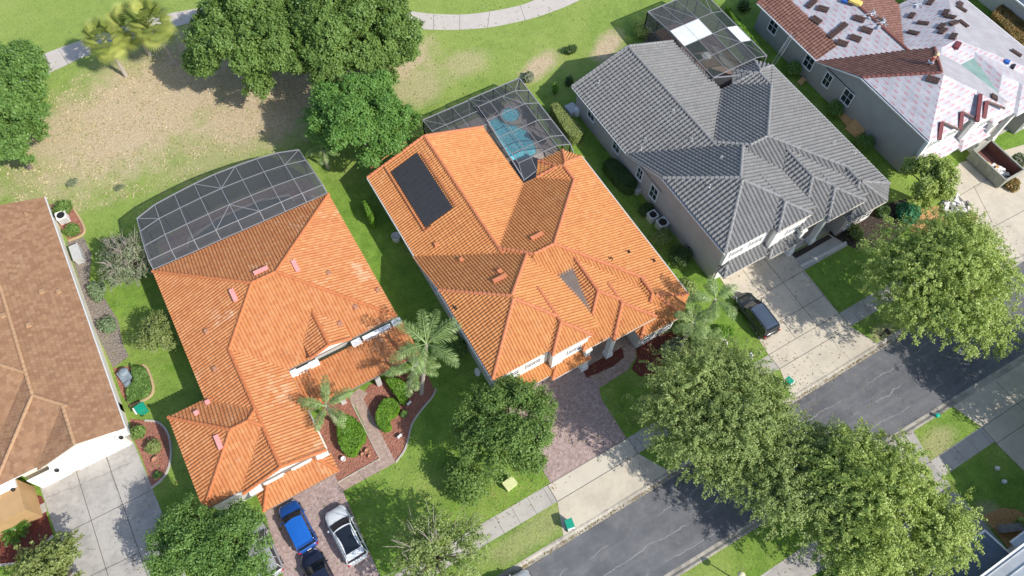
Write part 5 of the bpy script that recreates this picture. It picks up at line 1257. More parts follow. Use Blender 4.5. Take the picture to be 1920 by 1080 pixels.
# palms
def frond_pinnate(V, T_, base, az, L, droop, rise, width, nleaf=34, bare=.12, wleaf=.07):
    d = np.array([math.cos(az), math.sin(az), 0]); side = np.array([-math.sin(az), math.cos(az), 0]); up = np.array([0, 0, 1.])
    pts = []
    for i in range(nleaf + 1):
        t = i / nleaf; pts.append(np.array(base) + d * L * (t - .12 * t * t * droop) + up * (rise * L * math.sin(t * 1.6) - droop * L * .5 * t * t))
    for i in range(nleaf):
        t = i / nleaf; a, b = pts[i], pts[i + 1]; tg = (b - a) / (np.linalg.norm(b - a) + 1e-9)
        w_ = .035 * (1 - t) + .012
        V.append([a - side * w_, b - side * w_ * .8, b + side * w_ * .8, a + side * w_]); T_.append(.8)
        if t < bare: continue
        ll = width * math.sin(min(1, (t - bare) / (1 - bare) * .9 + .12) * math.pi) ** .55 + .08
        for sg in (-1, 1):
            for rep in (0,):
                o_ = a + (b - a) * .5 * random.random()
                q = side * sg * .86 + tg * (.5 + .12 * random.random()) + up * random.uniform(-.6, .35); q /= np.linalg.norm(q)
                tip = o_ + q * ll * random.uniform(.85, 1.1) - up * ll * .18; m_ = (o_ + tip) / 2 + up * ll * .08
                V.append([o_ - tg * wleaf * .3, m_ - tg * wleaf * .5, tip, m_ + tg * wleaf * .5]); T_.append(random.random())
def palm(name, label, px, py, z, rpx, bx=None, nf=16, mat='leaf_palm', droop=.75, rise=.35, wfac=.22, trunk=.16, group=None, leaflets=34, wleaf=.07):
    cx, cy = G(px, py, z); ex, ey = G(px + rpx, py, z); L = math.hypot(ex - cx, ey - cy)
    b0 = bx or (cx, cy); root = thing(name, label, 'palm', (b0[0], b0[1], 0), 0, group)
    V = []; T_ = []
    for i in range(nf):
        az = 2 * math.pi * i / nf * 2.618 + random.uniform(-.2, .2); f = i / nf
        frond_pinnate(V, T_, (cx, cy, z), az, L * random.uniform(.85, 1.08), droop * (.5 + .9 * f), rise * (1.5 - 1.2 * f), L * wfac, leaflets, wleaf=wleaf)
    raw_quads('crown', np.array(V), M[mat], root, np.array(T_))
    if trunk:
        tb = MB(); tb.tube([(b0[0], b0[1], -.05), ((b0[0] + cx) / 2, (b0[1] + cy) / 2, z * .5), (cx, cy, z + .05)], [trunk * 1.25, trunk, trunk * .9], 10); tb.build('trunk', M['palmbark'], root)
    return root
palm('queen_palm', 'tall queen palm between the two orange roofed houses', 800, 645, 7.0, 78, G(790, 738), 16, wfac=.19)
palm('queen_palm', 'feathery palm against the garage roof above the block hedge', 612, 762, 4.6, 58, None, 13, wfac=.19)
palm('queen_palm', 'low spreading palm in front of the tall queen palm', 775, 692, 5.6, 58, G(768, 722), 11, wfac=.19)
palm('queen_palm', 'young palm beside the hood of the parked dark car', 1342, 562, 6.8, 54, None, 13, wfac=.2)
palm('queen_palm', 'feathery palm at the bay corner of the amber roofed house', 1300, 605, 5.5, 46, None, 14)
palm('queen_palm', 'low feathery palm between the bay bushes and the stone fountain', 1322, 638, 2.2, 38, None, 14)
palm('queen_palm', 'small palm at the left edge of the round tree on the back lawn', 585, 226, 3.2, 34, None, 11)
palm('queen_palm', 'small palm under the round tree beside the curved cage', 605, 285, 2.6, 32, None, 11)
palm('sago_palm', 'round sago palm in the dark bed at the left edge', 29, 994, .6, 30, None, 34, 'leaf_cycad', .45, .35, .13, .14, leaflets=26, wleaf=.05)
def fan_palm(label, cpx, cpy, z, rpx, bpx, bpy, nf=34):
    cx, cy = G(cpx, cpy, z); ex, ey = G(cpx + rpx, cpy, z); R = math.hypot(ex - cx, ey - cy); b = G(bpx, bpy)
    root = thing('fan_palm', label, 'palm', (b[0], b[1], 0), 0, 'fan palms on the back lawn')
    V = []; T_ = []
    for i in range(nf):
        az = i * 2.39996 + random.uniform(-.2, .2); el = 1.25 - 2.1 * (i / nf)   # upright to hanging
        d = np.array([math.cos(az) * math.cos(el), math.sin(az) * math.cos(el), math.sin(el)]); pl = R * random.uniform(.42, .55)
        hub = np.array([cx, cy, z]) + d * pl - np.array([0, 0, .12 * R * (1 - el)]); side = np.array([-math.sin(az), math.cos(az), 0]); nrm = np.cross(d, side)
        V.append([np.array([cx, cy, z]) - side * .03, hub - side * .02, hub + side * .02, np.array([cx, cy, z]) + side * .03]); T_.append(.6)
        nb = 20; fl = R * random.uniform(.45, .6); tn = random.random()
        for k2 in range(nb):
            a = -1.75 + 3.5 * k2 / (nb - 1); q = d * math.cos(a) + side * math.sin(a); tip = hub + q * fl * (1 - .12 * abs(a)) - np.array([0, 0, .28 * fl * (.4 + abs(a) * .3)]); m_ = (hub * .45 + tip * .55) + np.array([0, 0, .06 * fl]); pr_ = np.cross(q, nrm) * fl * .05
            V.append([hub, m_ - pr_, tip, m_ + pr_]); T_.append(np.clip(tn * .85 + random.random() * .15 + (.25 if i > nf * .6 else 0), 0, 1))
    raw_quads('crown', np.array(V), M['leaf_sabal'], root, np.array(T_))
    tb = MB(); tb.tube([(b[0], b[1], -.05), ((b[0] + cx) / 2, (b[1] + cy) / 2, z / 2), (cx, cy, z)], [.24, .18, .19], 10); tb.build('trunk', M['palmbark'], root)
fan_palm('fan palm with leftmost crown leaning over the cart path', 192, 70, 5.4, 44, 237, 143)
fan_palm('tallest fan palm with crown at the top between the others', 278, 38, 6.4, 50, 332, 122)
fan_palm('fan palm behind, half hidden between the other two', 245, 45, 5.0, 46, 282, 104)

# ------------------------------------------------------------------ cars
def car(label, px, py, z, rz, L, W, H, paintm, roofm=None, glassroof=False, rails=False, kind='suv', group=None):
    x, y = G(px, py, z); root = thing('car', label, 'car', (x, y, 0), rz, group); local(root)
    hl = L / 2
    # lower body loft: stations from rear (-) to front (+) along Y
    st = [(-1.0, .70, .38, .62), (-.985, .86, .30, .90), (-.93, .95, .26, .98), (-.6, 1.0, .24, 1.0), (0, 1.0, .24, .97), (.42, 1.0, .24, .95), (.60, .985, .25, .92), (.80, .93, .26, .84), (.93, .82, .28, .72), (.99, .62, .32, .60), (1.0, .40, .38, .52)]
    belt = H * .60; mb = MB(); rings = []
    for t, wf, zl, zf in st:
        hw = W / 2 * wf; zt = belt * zf; yy = t * hl
        ring = [(-hw * .90, yy, zl), (-hw, yy, zl + (zt - zl) * .35), (-hw * .985, yy, zl + (zt - zl) * .72), (-hw * .90, yy, zt * .975), (-hw * .62, yy, zt * 1.02), (0, yy, zt * 1.04), (hw * .62, yy, zt * 1.02), (hw * .90, yy, zt * .975), (hw * .985, yy, zl + (zt - zl) * .72), (hw, yy, zl + (zt - zl) * .35), (hw * .90, yy, zl)]
        rings.append(ring)
    n = len(rings[0])
    for r_ in rings: mb.v += r_
    for i in range(len(rings) - 1):
        for k2 in range(n - 1): mb.f.append((i * n + k2, i * n + k2 + 1, (i + 1) * n + k2 + 1, (i + 1) * n + k2)); mb.mi.append(0)
        mb.f.append((i * n + n - 1, i * n, (i + 1) * n, (i + 1) * n + n - 1)); mb.mi.append(0)
    mb.f.append(tuple(range(n))[::-1]); mb.mi.append(0); mb.f.append(tuple(range((len(rings) - 1) * n, len(rings) * n))); mb.mi.append(0)
    mb.f = [f[::-1] for f in mb.f]
    mb.build('body', paintm, root, smooth=True)
    # greenhouse
    rear0, rear1, fr1, fr0 = (-.93, -.80, .12, .46) if kind == 'suv' else (-.78, -.45, .10, .48)
    wb, wt = W * .455, W * .375
    zb = belt * .985; zr = H
    low = [(-wb, rear0 * hl + .05, zb), (wb, rear0 * hl + .05, zb), (wb * .97, fr0 * hl, zb), (-wb * .97, fr0 * hl, zb)]
    top = [(-wt, rear1 * hl, zr * .985), (wt, rear1 * hl, zr * .985), (wt * .98, fr1 * hl, zr * .985), (-wt * .98, fr1 * hl, zr * .985)]
    def panel(nm, a, b, c, d, mat, sub=4, bulge=(0, 0, 0)):
        m_ = MB(); A, B_, C_, D_ = map(Vector, (a, b, c, d)); g_ = []
        for i in range(sub + 1):
            for j in range(sub + 1):
                u, v = i / sub, j / sub; p_ = A.lerp(B_, u).lerp(D_.lerp(C_, u), v); p_ += Vector(bulge) * (math.sin(math.pi * u) * (1 if v > 0 else 1)) * .5; g_.append(p_)
        fs = [(i * (sub + 1) + j, (i + 1) * (sub + 1) + j, (i + 1) * (sub + 1) + j + 1, i * (sub + 1) + j + 1) for i in range(sub) for j in range(sub)]
        m_.add(g_, fs); return m_.build(nm, mat, root, smooth=True)
    panel('windshield', low[3], low[2], top[2], top[3], M['carglass'], 6, (0, .22, .02))
    panel('rear_window', low[1], low[0], top[0], top[1], M['carglass'], 6, (0, -.12, .02))
    for s_, (i0, i1) in ((-1, (0, 3)), (1, (2, 1))):
        panel('side_window', low[i0], low[i1], top[i1], top[i0], M['carglass'], 1)
    # pillars
    pb = MB()
    for i in range(4): pb.tube([low[i], top[i]], [.05, .045], 5)
    for s_ in (-1, 1):
        for t_ in ((-.12,) if kind != 'suv' else (-.16, -.55)): pb.tube([(s_ * (wb + .005), t_ * hl, zb), (s_ * (wt + .01), t_ * hl + .02, zr * .98)], .035, 5)
    pb.build('pillars', paintm, root, smooth=True)
    # roof skin, crowned
    rm = MB(); N_ = 8; g_ = []
    for i in range(N_ + 1):
        for j in range(N_ + 1):
            u = -1 + 2 * i / N_; v = j / N_; g_.append((u * (wt + .03), (rear1 - .02) * hl + ((fr1 + .03) - (rear1 - .02)) * hl * v + (0.13 * (1 - u * u) if j == N_ else 0), zr * .985 + .055 * (1 - u * u) * (1 - (2 * v - 1) ** 2 * .5)))
    rm.add(g_, [(i * (N_ + 1) + j, (i + 1) * (N_ + 1) + j, (i + 1) * (N_ + 1) + j + 1, i * (N_ + 1) + j + 1) for i in range(N_) for j in range(N_)])
    rm.build('roof', roofm or paintm, root, smooth=True)
    if glassroof:
        rm = MB(); g_ = []
        for i in range(N_ + 1):
            for j in range(N_ + 1):
                u = -1 + 2 * i / N_; v = j / N_; g_.append((u * wt * .86, (rear1 + .10) * hl + ((fr1 + .02) - (rear1 + .10)) * hl * v, zr * .985 + .012 + .055 * (1 - u * u)))
        rm.add(g_, [(i * (N_ + 1) + j, (i + 1) * (N_ + 1) + j, (i + 1) * (N_ + 1) + j + 1, i * (N_ + 1) + j + 1) for i in range(N_) for j in range(N_)])
        rm.build('glass_roof', M['carglass'], root, smooth=True)
    else:
        if kind == 'suv':
            rb = MB(); [rb.box((q * wt * .45, (rear1 + fr1) / 2 * hl, zr * .985 + .05), (.03, (fr1 - rear1) * hl * .8, .02)) for q in (-1.2, -.4, .4, 1.2)]; rb.build('roof_rib', roofm or paintm, root)
    if rails:
        for s_ in (-1, 1):
            rb = MB(); rb.tube([(s_ * (wt - .06), rear1 * hl + .05, zr * .985 + .02), (s_ * (wt - .06), rear1 * hl + .3, zr + .05), (s_ * (wt - .06), fr1 * hl - .3, zr + .05), (s_ * (wt - .06), fr1 * hl, zr * .985 + .02)], .028, 6); rb.build('roof_rail', M['chrome'] if paintm != M['p_slate'] else M['black'], root)
    sp = MB(); sp.box((0, rear1 * hl - .10, zr * .975), (wt * 1.9, .28, .05)); sp.build('spoiler', paintm, root)
    for s_ in (-1, 1):
        mr = MB(); mr.box((s_ * (W / 2 + .06), fr0 * hl - .28, belt * 1.02), (.2, .13, .14), 0, 0, .8); mr.build('mirror', paintm, root)
        hlm = MB(); hlm.add([(s_ * W * .24, hl * .955, belt * .73), (s_ * W * .40, hl * .83, belt * .80), (s_ * W * .455, hl * .72, belt * .85), (s_ * W * .43, hl * .80, belt * .70), (s_ * W * .30, hl * .97, belt * .62)], [(0, 1, 2, 3, 4)]); hlm.v = [(a * 1.03, b * 1.012, c + .035) for a, b, c in hlm.v]; hlm.build('headlight', M['lightglass'], root)
        tl = MB(); tl.box((s_ * W * .40, -hl * .965, belt * .82), (W * .14, .14, .16), 0, 0, .9); tl.build('taillight', M['redlens'], root)
        for t_ in (-.62, .63):
            wh = MB(); cx_ = s_ * (W / 2 - .11); wh_c = Vector((cx_, t_ * hl, .34))
            wh.tube([tuple(wh_c - Vector((.11, 0, 0))), tuple(wh_c + Vector((.12 if s_ > 0 else .11, 0, 0)))], .34, 18); wo = wh.build('tyre', M['tyre'], root)
            rmm = MB(); rmm.tube([tuple(wh_c + Vector((s_ * .10, 0, 0))), tuple(wh_c + Vector((s_ * .128, 0, 0)))], .23, 12); rmm.build('rim', M['rim'], wo)
    ls = MB(); ls.box((0, (fr0 + .98) / 2 * hl + .02, belt * .99), (.012, .02, .005)); 
    gr = MB(); gr.box((0, hl * .985, belt * .55), (W * .42, .06, .18)); gr.build('grille', M['black'], root)
    lp = MB(); lp.box((0, -hl * 1.0, belt * .62), (.34, .03, .12)); lp.build('licence_plate', M['white'], root)
    wp = MB()
    for s_ in (-.3, .25): wp.tube([(s_ * W * .7, fr0 * hl + .10, zb + .05), (s_ * W * .7 + .5, (fr0 - .12) * hl + .1, zb + .26)], .012, 4)
    wp.build('wiper', M['black'], root)
    return root
car('bright blue hatchback parked nose to the garage door', 557, 985, .8, rad(3), 4.25, 1.80, 1.62, M['p_bluedk'], M['p_blue'])
car('white SUV with black glass roof on the paver driveway', 648, 1001, .85, rad(2), 4.75, 1.94, 1.65, M['p_white'], None, True, True)
car('navy black sedan cut off by the bottom edge behind the blue hatchback', 601, 1083, .75, rad(3), 4.6, 1.82, 1.46, M['p_black'], kind='sedan')
car('silver van half hidden under the round tree beside the blue hatchback', 488, 1028, .9, rad(2), 4.9, 1.95, 1.75, M['p_silver'], M['p_silver'])
car('pale car at the kerb, only its tail reaching over the bottom edge', 952, 1112, .8, rad(-88), 4.5, 1.82, 1.5, M['p_silver'], kind='sedan')
car('dark SUV parked on the pale concrete driveway under a palm', 1419, 588, .85, rad(-2), 4.75, 1.92, 1.72, M['p_slate'], M['p_slate_roof'], False, True)

# ------------------------------------------------------------------ small things
def trashbin(label, px, py, rz, s=1.0, grp='green wheeled bins'):
    x, y = G(px, py, .5); r_ = thing('trash_bin', label, 'bin', (x, y, 0), rz, grp); local(r_)
    b = MB(); b.box((0, 0, .5), (.60 * s, .66 * s, .95), 0, 0, 1.0); b.v = [(a * (.78 if c < .2 else 1), q * (.8 if c < .2 else 1), c) for a, q, c in b.v]; b.build('body', M['bin'], r_)
    l_ = MB(); l_.box((0, .02, 1.01), (.66 * s, .74 * s, .07), 0, 0, .93); l_.build('lid', M['bin'], r_)
    h_ = MB(); h_.box((0, -.42 * s, .97), (.58 * s, .12, .07)); h_.build('handle', M['white'], r_)
    for sx in (-.24, .24):
        w_ = MB(); w_.tube([(sx - .04, -.3, .13), (sx + .04, -.3, .13)], .13, 10); w_.build('wheel', M['tyre'], r_)
trashbin('green wheeled bin at the kerb beside the pale driveway apron', 1067, 984, rad(-12), 1.0)
trashbin('green bin beside the left house under the tan edged bed', 267, 768, rad(-80), 1.15)
trashbin('green bin half hidden by the live oak at the driveway edge', 1477, 717, rad(10), .85)
def boxy(name, label, cat, px, py, dims, rz, mat, extra=None, grp=None, z=0):
    x, y = G(px, py, dims[2] / 2 + z); r_ = thing(name, label, cat, (x, y, z), rz, grp); local(r_)
    b = MB(); b.box((0, 0, dims[2] / 2), dims); b.build('casing', mat, r_)
    if extra: extra(r_, dims)
    return r_
def actop(r_, d):
    t = MB(); t.lathe((0, 0, d[2] + .005), [(d[0] * .42, 0), (d[0] * .42, .03), (d[0] * .36, .035), (d[0] * .1, .03), (0, .05)], 16); t.build('fan_grille', M['black'], r_)
    s_ = MB(); [s_.box((0, sy * (d[1] / 2 + .01), d[2] / 2), (d[0] * .9, .02, d[2] * .8)) for sy in (-1, 1)]; s_.build('louvre', M['acgrey'], r_)
    e_ = MB()
    for sx, sy, dx, dy in ((0, 1, d[0] + .04, .06), (0, -1, d[0] + .04, .06), (1, 0, .06, d[1] + .04), (-1, 0, .06, d[1] + .04)): e_.box((sx * d[0] / 2, sy * d[1] / 2, d[2] + .02), (dx, dy, .05))
    e_.build('top_rim', M['white'], r_)
boxy('air_conditioner', 'square air conditioner by the pinkish wall, upper of the pair', 'air conditioner', 1223, 407, (.85, .85, .9), 0, M['acgrey'], actop, 'air conditioners by the pinkish wall')
boxy('air_conditioner', 'square air conditioner by the pinkish wall, lower of the pair', 'air conditioner', 1241, 421, (.95, .95, .9), 0, M['acgrey'], actop, 'air conditioners by the pinkish wall')
boxy('air_conditioner', 'white air conditioner between the two clipped shrubs at the tan house', 'air conditioner', 118, 408, (.9, .9, .85), 0, M['white'], actop)
boxy('generator', 'grey standby generator box in the dirt strip beside the white wall', 'generator', 146, 477, (.75, 1.7, .8), 0, M['acgrey'], lambda r_, d: (MB().box((0, 0, d[2] + .04), (d[0] + .1, d[1] + .1, .08)).build('lid', M['acgrey'], r_)))
boxy('pool_pump', 'blue grey pool pump under the reroof side bushes of the tan house bed', 'pump', 235, 705, (.9, 1.1, .55), .2, M['tarp'], lambda r_, d: (MB().lathe((.1, .2, d[2]), [(.4, 0), (.42, .15), (.25, .3), (0, .33)], 12).build('dome', M['tarp'], r_)))
boxy('pool_pump', 'small blue grey pump below the larger one in the tan edged bed', 'pump', 241, 721, (.6, .5, .4), .2, M['tarp'], lambda r_, d: (MB().lathe((0, 0, d[2]), [(.22, 0), (.22, .1), (0, .18)], 10).build('dome', M['tarp'], r_)))
boxy('pool_equipment', 'grey pool pump and filter set at the back corner of the grey roofed house', 'pool equipment', 1072, 205, (1.1, 1.3, .5), 0, M['acgrey'], lambda r_, d: (MB().lathe((.2, -.7, 0), [(.35, 0), (.38, .5), (.3, .95), (0, 1.1)], 12).build('filter_tank', M['white'], r_)))
boxy('utility_box', 'pale yellow green utility cabinet on the front lawn by the round tree', 'utility box', 956, 908, (.95, .7, .7), rad(8), M['utility'], lambda r_, d: (MB().box((0, 0, d[2] + .03), (d[0] + .08, d[1] + .08, .06)).build('lid', M['utility'], r_)))
def mailbox(label, px, py, rz, mat, matp):
    x, y = G(px, py); r_ = thing('mailbox', label, 'mailbox', (x, y, 0), rz, None); local(r_)
    p_ = MB(); p_.box((0, 0, .6), (.11, .11, 1.2)); p_.box((0, .18, 1.0), (.09, .5, .09)); p_.build('post', matp, r_)
    b = MB(); b.tube([(0, -.15, 1.28), (0, .45, 1.28)], .14, 12); b.box((0, .15, 1.2), (.28, .6, .16)); b.build('box', mat, r_)
mailbox('dark mailbox on a post on the verge right of the pale driveway', 1651, 630, rad(180), M['black'], M['black'])
mailbox('white mailbox on a dark post on the lawn below the parked dark SUV', 1400, 674, rad(160), M['white'], M['black'])
x, y = G(1376, 1085); r_ = thing('street_lamp', 'cream topped garden lamp post on the south verge at the bottom edge', 'lamp post', (x, y, 0)); local(r_)
MB().tube([(0, 0, 0), (0, 0, 1.9)], [.06, .045], 8).build('pole', M['black'], r_); MB().lathe((0, 0, 1.85), [(.08, 0), (.26, .12), (.3, .26), (.22, .38), (0, .45)], 14).build('globe', M['lampglobe'], r_, True)
for px, py, r, h, mt, nm, lb, ct in [(743, 447, .42, 1.0, 'stone', 'urn', 'white stone urn by the amber house wall in the side yard', 'urn'), (1352, 646, .5, .7, 'stone', 'fountain', 'pale stone fountain bowl on the lawn beside the flower bushes', 'fountain'), (644, 861, .2, .35, 'white', 'flower_pot', 'small white pot beside the block hedge', 'pot'), (689, 846, .22, .3, 'terracotta', 'flower_pot', 'round clay pot near the corner of the brick path, upper', 'pot'), (681, 853, .2, .3, 'terracotta', 'flower_pot', 'round clay pot just left of the upper one by the brick path', 'pot'), (694, 856, .18, .25, 'terracotta', 'flower_pot', 'smallest clay pot nearest the brick path corner', 'pot'), (292, 863, .3, .3, 'terracotta', 'flower_pot', 'low clay ring pot in the kerbed bed by the old driveway', 'pot')]:
    x, y = G(px, py, h / 2); mb = MB(); mb.lathe((x, y, 0), [(r * .55, 0), (r * .9, h * .4), (r, h * .85), (r * 1.05, h), (r * .85, h), (r * .8, h * .85), (0, h * .8)], 16); tag(mb.build(nm, M[mt], smooth=True), lb, ct)
for px, py, lb in [(748, 821, 'grey landscape spotlight in the mulch right of the brick path'), (766, 759, 'white landscape lamp under the queen palms')]:
    x, y = G(px, py); r_ = thing('garden_light', lb, 'garden light', (x, y, 0)); local(r_); MB().tube([(0, 0, 0), (0, 0, .3)], .03, 6).build('stake', M['black'], r_); MB().box((.1, 0, .36), (.5, .18, .16), .3, 0, .8).build('lamp_head', M['white'] , r_)
mb = MB(); x, y = G(897, 697, 2.4); mb.lathe((0, 0, 0), [(0, 0), (.2, .03), (.38, .12)], 14); mb.v = [tuple(Vector((x, y, 2.4)) + Matrix.Rotation(-1.0, 3, 'Y') @ Vector(v)) for v in mb.v]; mb.tube([(x + .4, y, 2.2), (x + .05, y, 2.4)], .03, 6); tag(mb.build('satellite_dish', M['acgrey']), 'grey satellite dish on the side wall of the amber roofed house', 'satellite dish')
for px, py, lb in [(1868, 879, 'white lawn ornament in the shade, upper of two at lower right'), (1881, 904, 'white lawn ornament in the shade, lower of two at lower right')]:
    x, y = G(px, py); mb = MB(); mb.lathe((x, y, 0), [(.1, 0), (.22, .1), (.16, .3), (.05, .42), (0, .44)], 10); tag(mb.build('lawn_ornament', M['white'], smooth=True), lb, 'ornament', 'lawn ornaments')
x, y = G(1902, 990, .3); mb = MB(); mb.box((x, y, .3), (2.6, .5, .55), rad(-25)); mb.box((x, y, .6), (2.8, .62, .08), rad(-25)); tag(mb.build('stone_bench', M['rock']), 'low dark stone wall seat on the orange mulch at lower right', 'wall seat')
x, y = G(1756, 780); mb = MB(); mb.lathe((x, y, 0), [(.16, 0), (.18, .25), (0, .3)], 10); tag(mb.build('valve_cover', M['bin_teal']), 'small teal cover at the kerb corner of the triangular lawn', 'cover')
mb = MB(); x, y = G(1195, 355, .3); mb.box((x, y, .3), (.8, .9, .6), .1); mb.box((x, y, .63), (.86, .96, .06), .1); mb.box((x + .8, y + .5, .25), (.5, .6, .5), .2); tag(mb.build('storage_box', M['acgrey']), 'grey storage boxes by the hedge under the grey house window', 'storage box')
# dumpster
def dumpster():
    c = [(67.6, 17.9), (70.2, 17.9), (70.2, 14.0), (67.6, 14.0)]
    c = [(66.2, 17.9), (68.8, 17.9), (68.8, 13.5), (66.2, 13.5)]
    r_ = thing('dumpster', 'long open grey green dumpster with rusty inside on the driveway of the reroofed house', 'dumpster', (67.5, 15.7, 0))
    x0, y0, x1, y1, h = 66.2, 13.5, 68.8, 17.9, 1.5; t = .08
    w_ = MB()
    for rc in (rect(x0, y0, x0 + t, y1), rect(x1 - t, y0, x1, y1), rect(x0 + t, y0, x1 - t, y0 + t), rect(x0 + t, y1 - t, x1 - t, y1)): w_.prism(rc, .15, h)
    for yy in np.arange(y0 + .3, y1, .7): w_.box((x0 - .04, yy, .8), (.08, .09, 1.2)); w_.box((x1 + .04, yy, .8), (.08, .09, 1.2))
    w_.build('side_panels', M['dumpster'], r_)
    MB().prism(rect(x0 + t, y0 + t, x1 - t, y1 - t), .15, .28).build('floor', M['rust'], r_)
    l_ = MB(); [l_.prism(rc, .3, h - .05) for rc in (rect(x0 + t, y0 + t, x0 + t + .02, y1 - t), rect(x1 - t - .02, y0 + t, x1 - t, y1 - t))]; l_.build('lining', M['rust'], r_)
    e_ = MB()
    for a, b in (((x0, y0), (x0, y1)), ((x1, y0), (x1, y1)), ((x0, y0), (x1, y0)), ((x0, y1), (x1, y1))): beam(e_, (a[0], a[1], h + .03), (b[0], b[1], h + .03), .14, .1)
    e_.build('rim', M['dumpster'], r_)
dumpster()
def rubble(name, label, cx, cy, z, rx, ry, n, mats, cat, smin=.3, smax=1.1):
    mb = MB()
    for _ in range(n):
        a = random.random() * 6.28; r = random.random() ** .5
        mb.box((cx + rx * r * math.cos(a), cy + ry * r * math.sin(a), z + random.uniform(.05, .35)), (random.uniform(smin, smax), random.uniform(.1, .5), random.uniform(.03, .12)), random.random() * 3, random.randrange(len(mats)), 1, ('X', random.uniform(-.4, .4)))
    return tag(mb.build(name, mats), label, cat)
rubble('debris', 'heap of torn debris lying inside the dumpster', 67.3, 15.0, .35, .8, 1.2, 26, [M['debris'], M['white'], M['cardboard']], 'debris')
x, y = G(1790, 392); rubble('debris_pile', 'pile of white and grey roofing scrap on the edge of the reroofed house driveway', x, y, 0, 1.5, 1.1, 60, [M['debris'], M['white'], M['rock'], M['stone']], 'debris')
# cardboard sheets leaning between bushes and the wall
for px, py, dx, dy, rz, lb in [(1503, 152, .95, .6, .25, 'small cardboard sheet lying by the second window of the reroofed house'), (1592, 214, 1.9, 2.1, -.1, 'large cardboard sheet beside the rounded shrub, upper of two'), (1608, 238, 1.9, 1.7, .1, 'large cardboard sheet just below the other one')]:
    tl_ = -.75 if dx > 1 else -.2; zc_ = .7 if dx > 1 else .2; x, y = G(px, py, zc_); mb = MB(); mb.box((x, y, zc_ + .03), (dx, dy, .03), rz, 0, 1, ('Y', tl_)); mb.box((x, y, zc_ - .02), (dx * .95, dy * .96, .03), rz + .03, 0, 1, ('Y', tl_)); tag(mb.build('cardboard_sheet', M['cardboard']), lb, 'cardboard', 'cardboard sheets beside the reroofed house')
# ladder
a = Vector((*G(1447, 125), 0)); b = Vector((58.4, 38.2, 4.1)); d = b - a
b = Vector((*G(1487, 63, 4.3), 4.3)); s = (b - a).normalized().cross(Vector((0, 0, 1))).normalized() * .22
r_ = thing('ladder', 'aluminium ladder leaning on the eave of the reroofed house', 'ladder', tuple(a))
for sg in (-1, 1): MB().tube([tuple(a + s * sg), tuple(b + s * sg)], .035, 6).build('rail', M['steel'], r_)
mb = MB()
for i in range(1, 16): p_ = a.lerp(b, i / 16); mb.tube([tuple(p_ - s), tuple(p_ + s)], .022, 5)
mb.build('rungs', M['steel'], r_)
# tile bundles on the stripped roof
protoB = None
bund = [(1543, 17), (1531, 38), (1579, 51), (1563, 64), (1625, 57), (1604, 72), (1579, 81), (1592, 4), (1611, 36), (1652, 128 - 88), (1744, 5), (1709, 30), (1730, 44), (1712, 62), (1773, 24), (1781, 32), (1788, 44), (1765, 50), (1767, 59), (1787, 69), (1750, 148), (1863, 184), (1803, 17), (1806, 45), (1905, 100), (1522, 7), (1800, 8)]
bwhere = ['by the eave near the ladder', 'above the low brown courses', 'in the middle of the left printed slope', 'just left of the middle of the printed slope', 'near the steep brown strip', 'above the brown band', 'lowest on the left printed slope', 'beside the yellow board', 'next to the tools on the ridge', 'by the brown band start', 'high on the rear slope', 'left on the shaded rear slope', 'second on the shaded rear slope', 'lone one near the vent', 'at the rear slope edge', 'tilted one at the rear slope edge', 'under the tilted one on the rear slope', 'in the rear slope row', 'below the rear slope row', 'lowest on the rear slope', 'beside the kneeling roofer', 'alone on the bright front slope', 'on the far right slope by the ridge', 'on the far right slope lower down', 'near the right edge of the photo', 'near the top left corner of the stripped roof', 'at the very top of the far slope']
for (px, py), wh_ in zip(bund, bwhere):
    qx, qy, x, y, z_ = onroof(px, py, b4, T4, .06)
    rz = random.uniform(.1, .5) + (1.57 if random.random() < .3 else 0)
    if protoB is None:
        o = thing('tile_bundle', '', 'roof tiles', (0, 0, 0)); local(o)
        mb = MB(); [mb.box((i * .3 - .45, 0, .08), (.27, .62, .16)) for i in range(4)]; mb.build('tiles', M['bundle'], o)
        mb = MB(); mb.box((0, .12, .17), (1.16, .04, .01)); mb.box((0, -.14, .17), (1.16, .04, .01)); mb.build('strap', M['black'], o); protoB = o
    else: o = copy_tree(protoB)
    # lie on the slope
    e = .2; Ti = T4.inverted()
    def hz(xx, yy):
        q = Ti @ Vector((xx, yy, 0)); zz = [Bk.zmin(q.x, q.y) for Bk in b4 if Bk.inside(q.x, q.y)]; return max(zz) if zz else z_
    nx = Vector((-(hz(x + e, y) - hz(x - e, y)) / (2 * e), -(hz(x, y + e) - hz(x, y - e)) / (2 * e), 1)).normalized()
    o.rotation_mode = 'XYZ'; o.rotation_euler = (nx.to_track_quat('Z', 'Y').to_matrix() @ Matrix.Rotation(rz, 3, 'Z')).to_euler(); o.location = (x, y, z_)
    tag(o, 'brown roof tile bundle ' + wh_, 'roof tiles', 'tile bundles on the stripped roof')
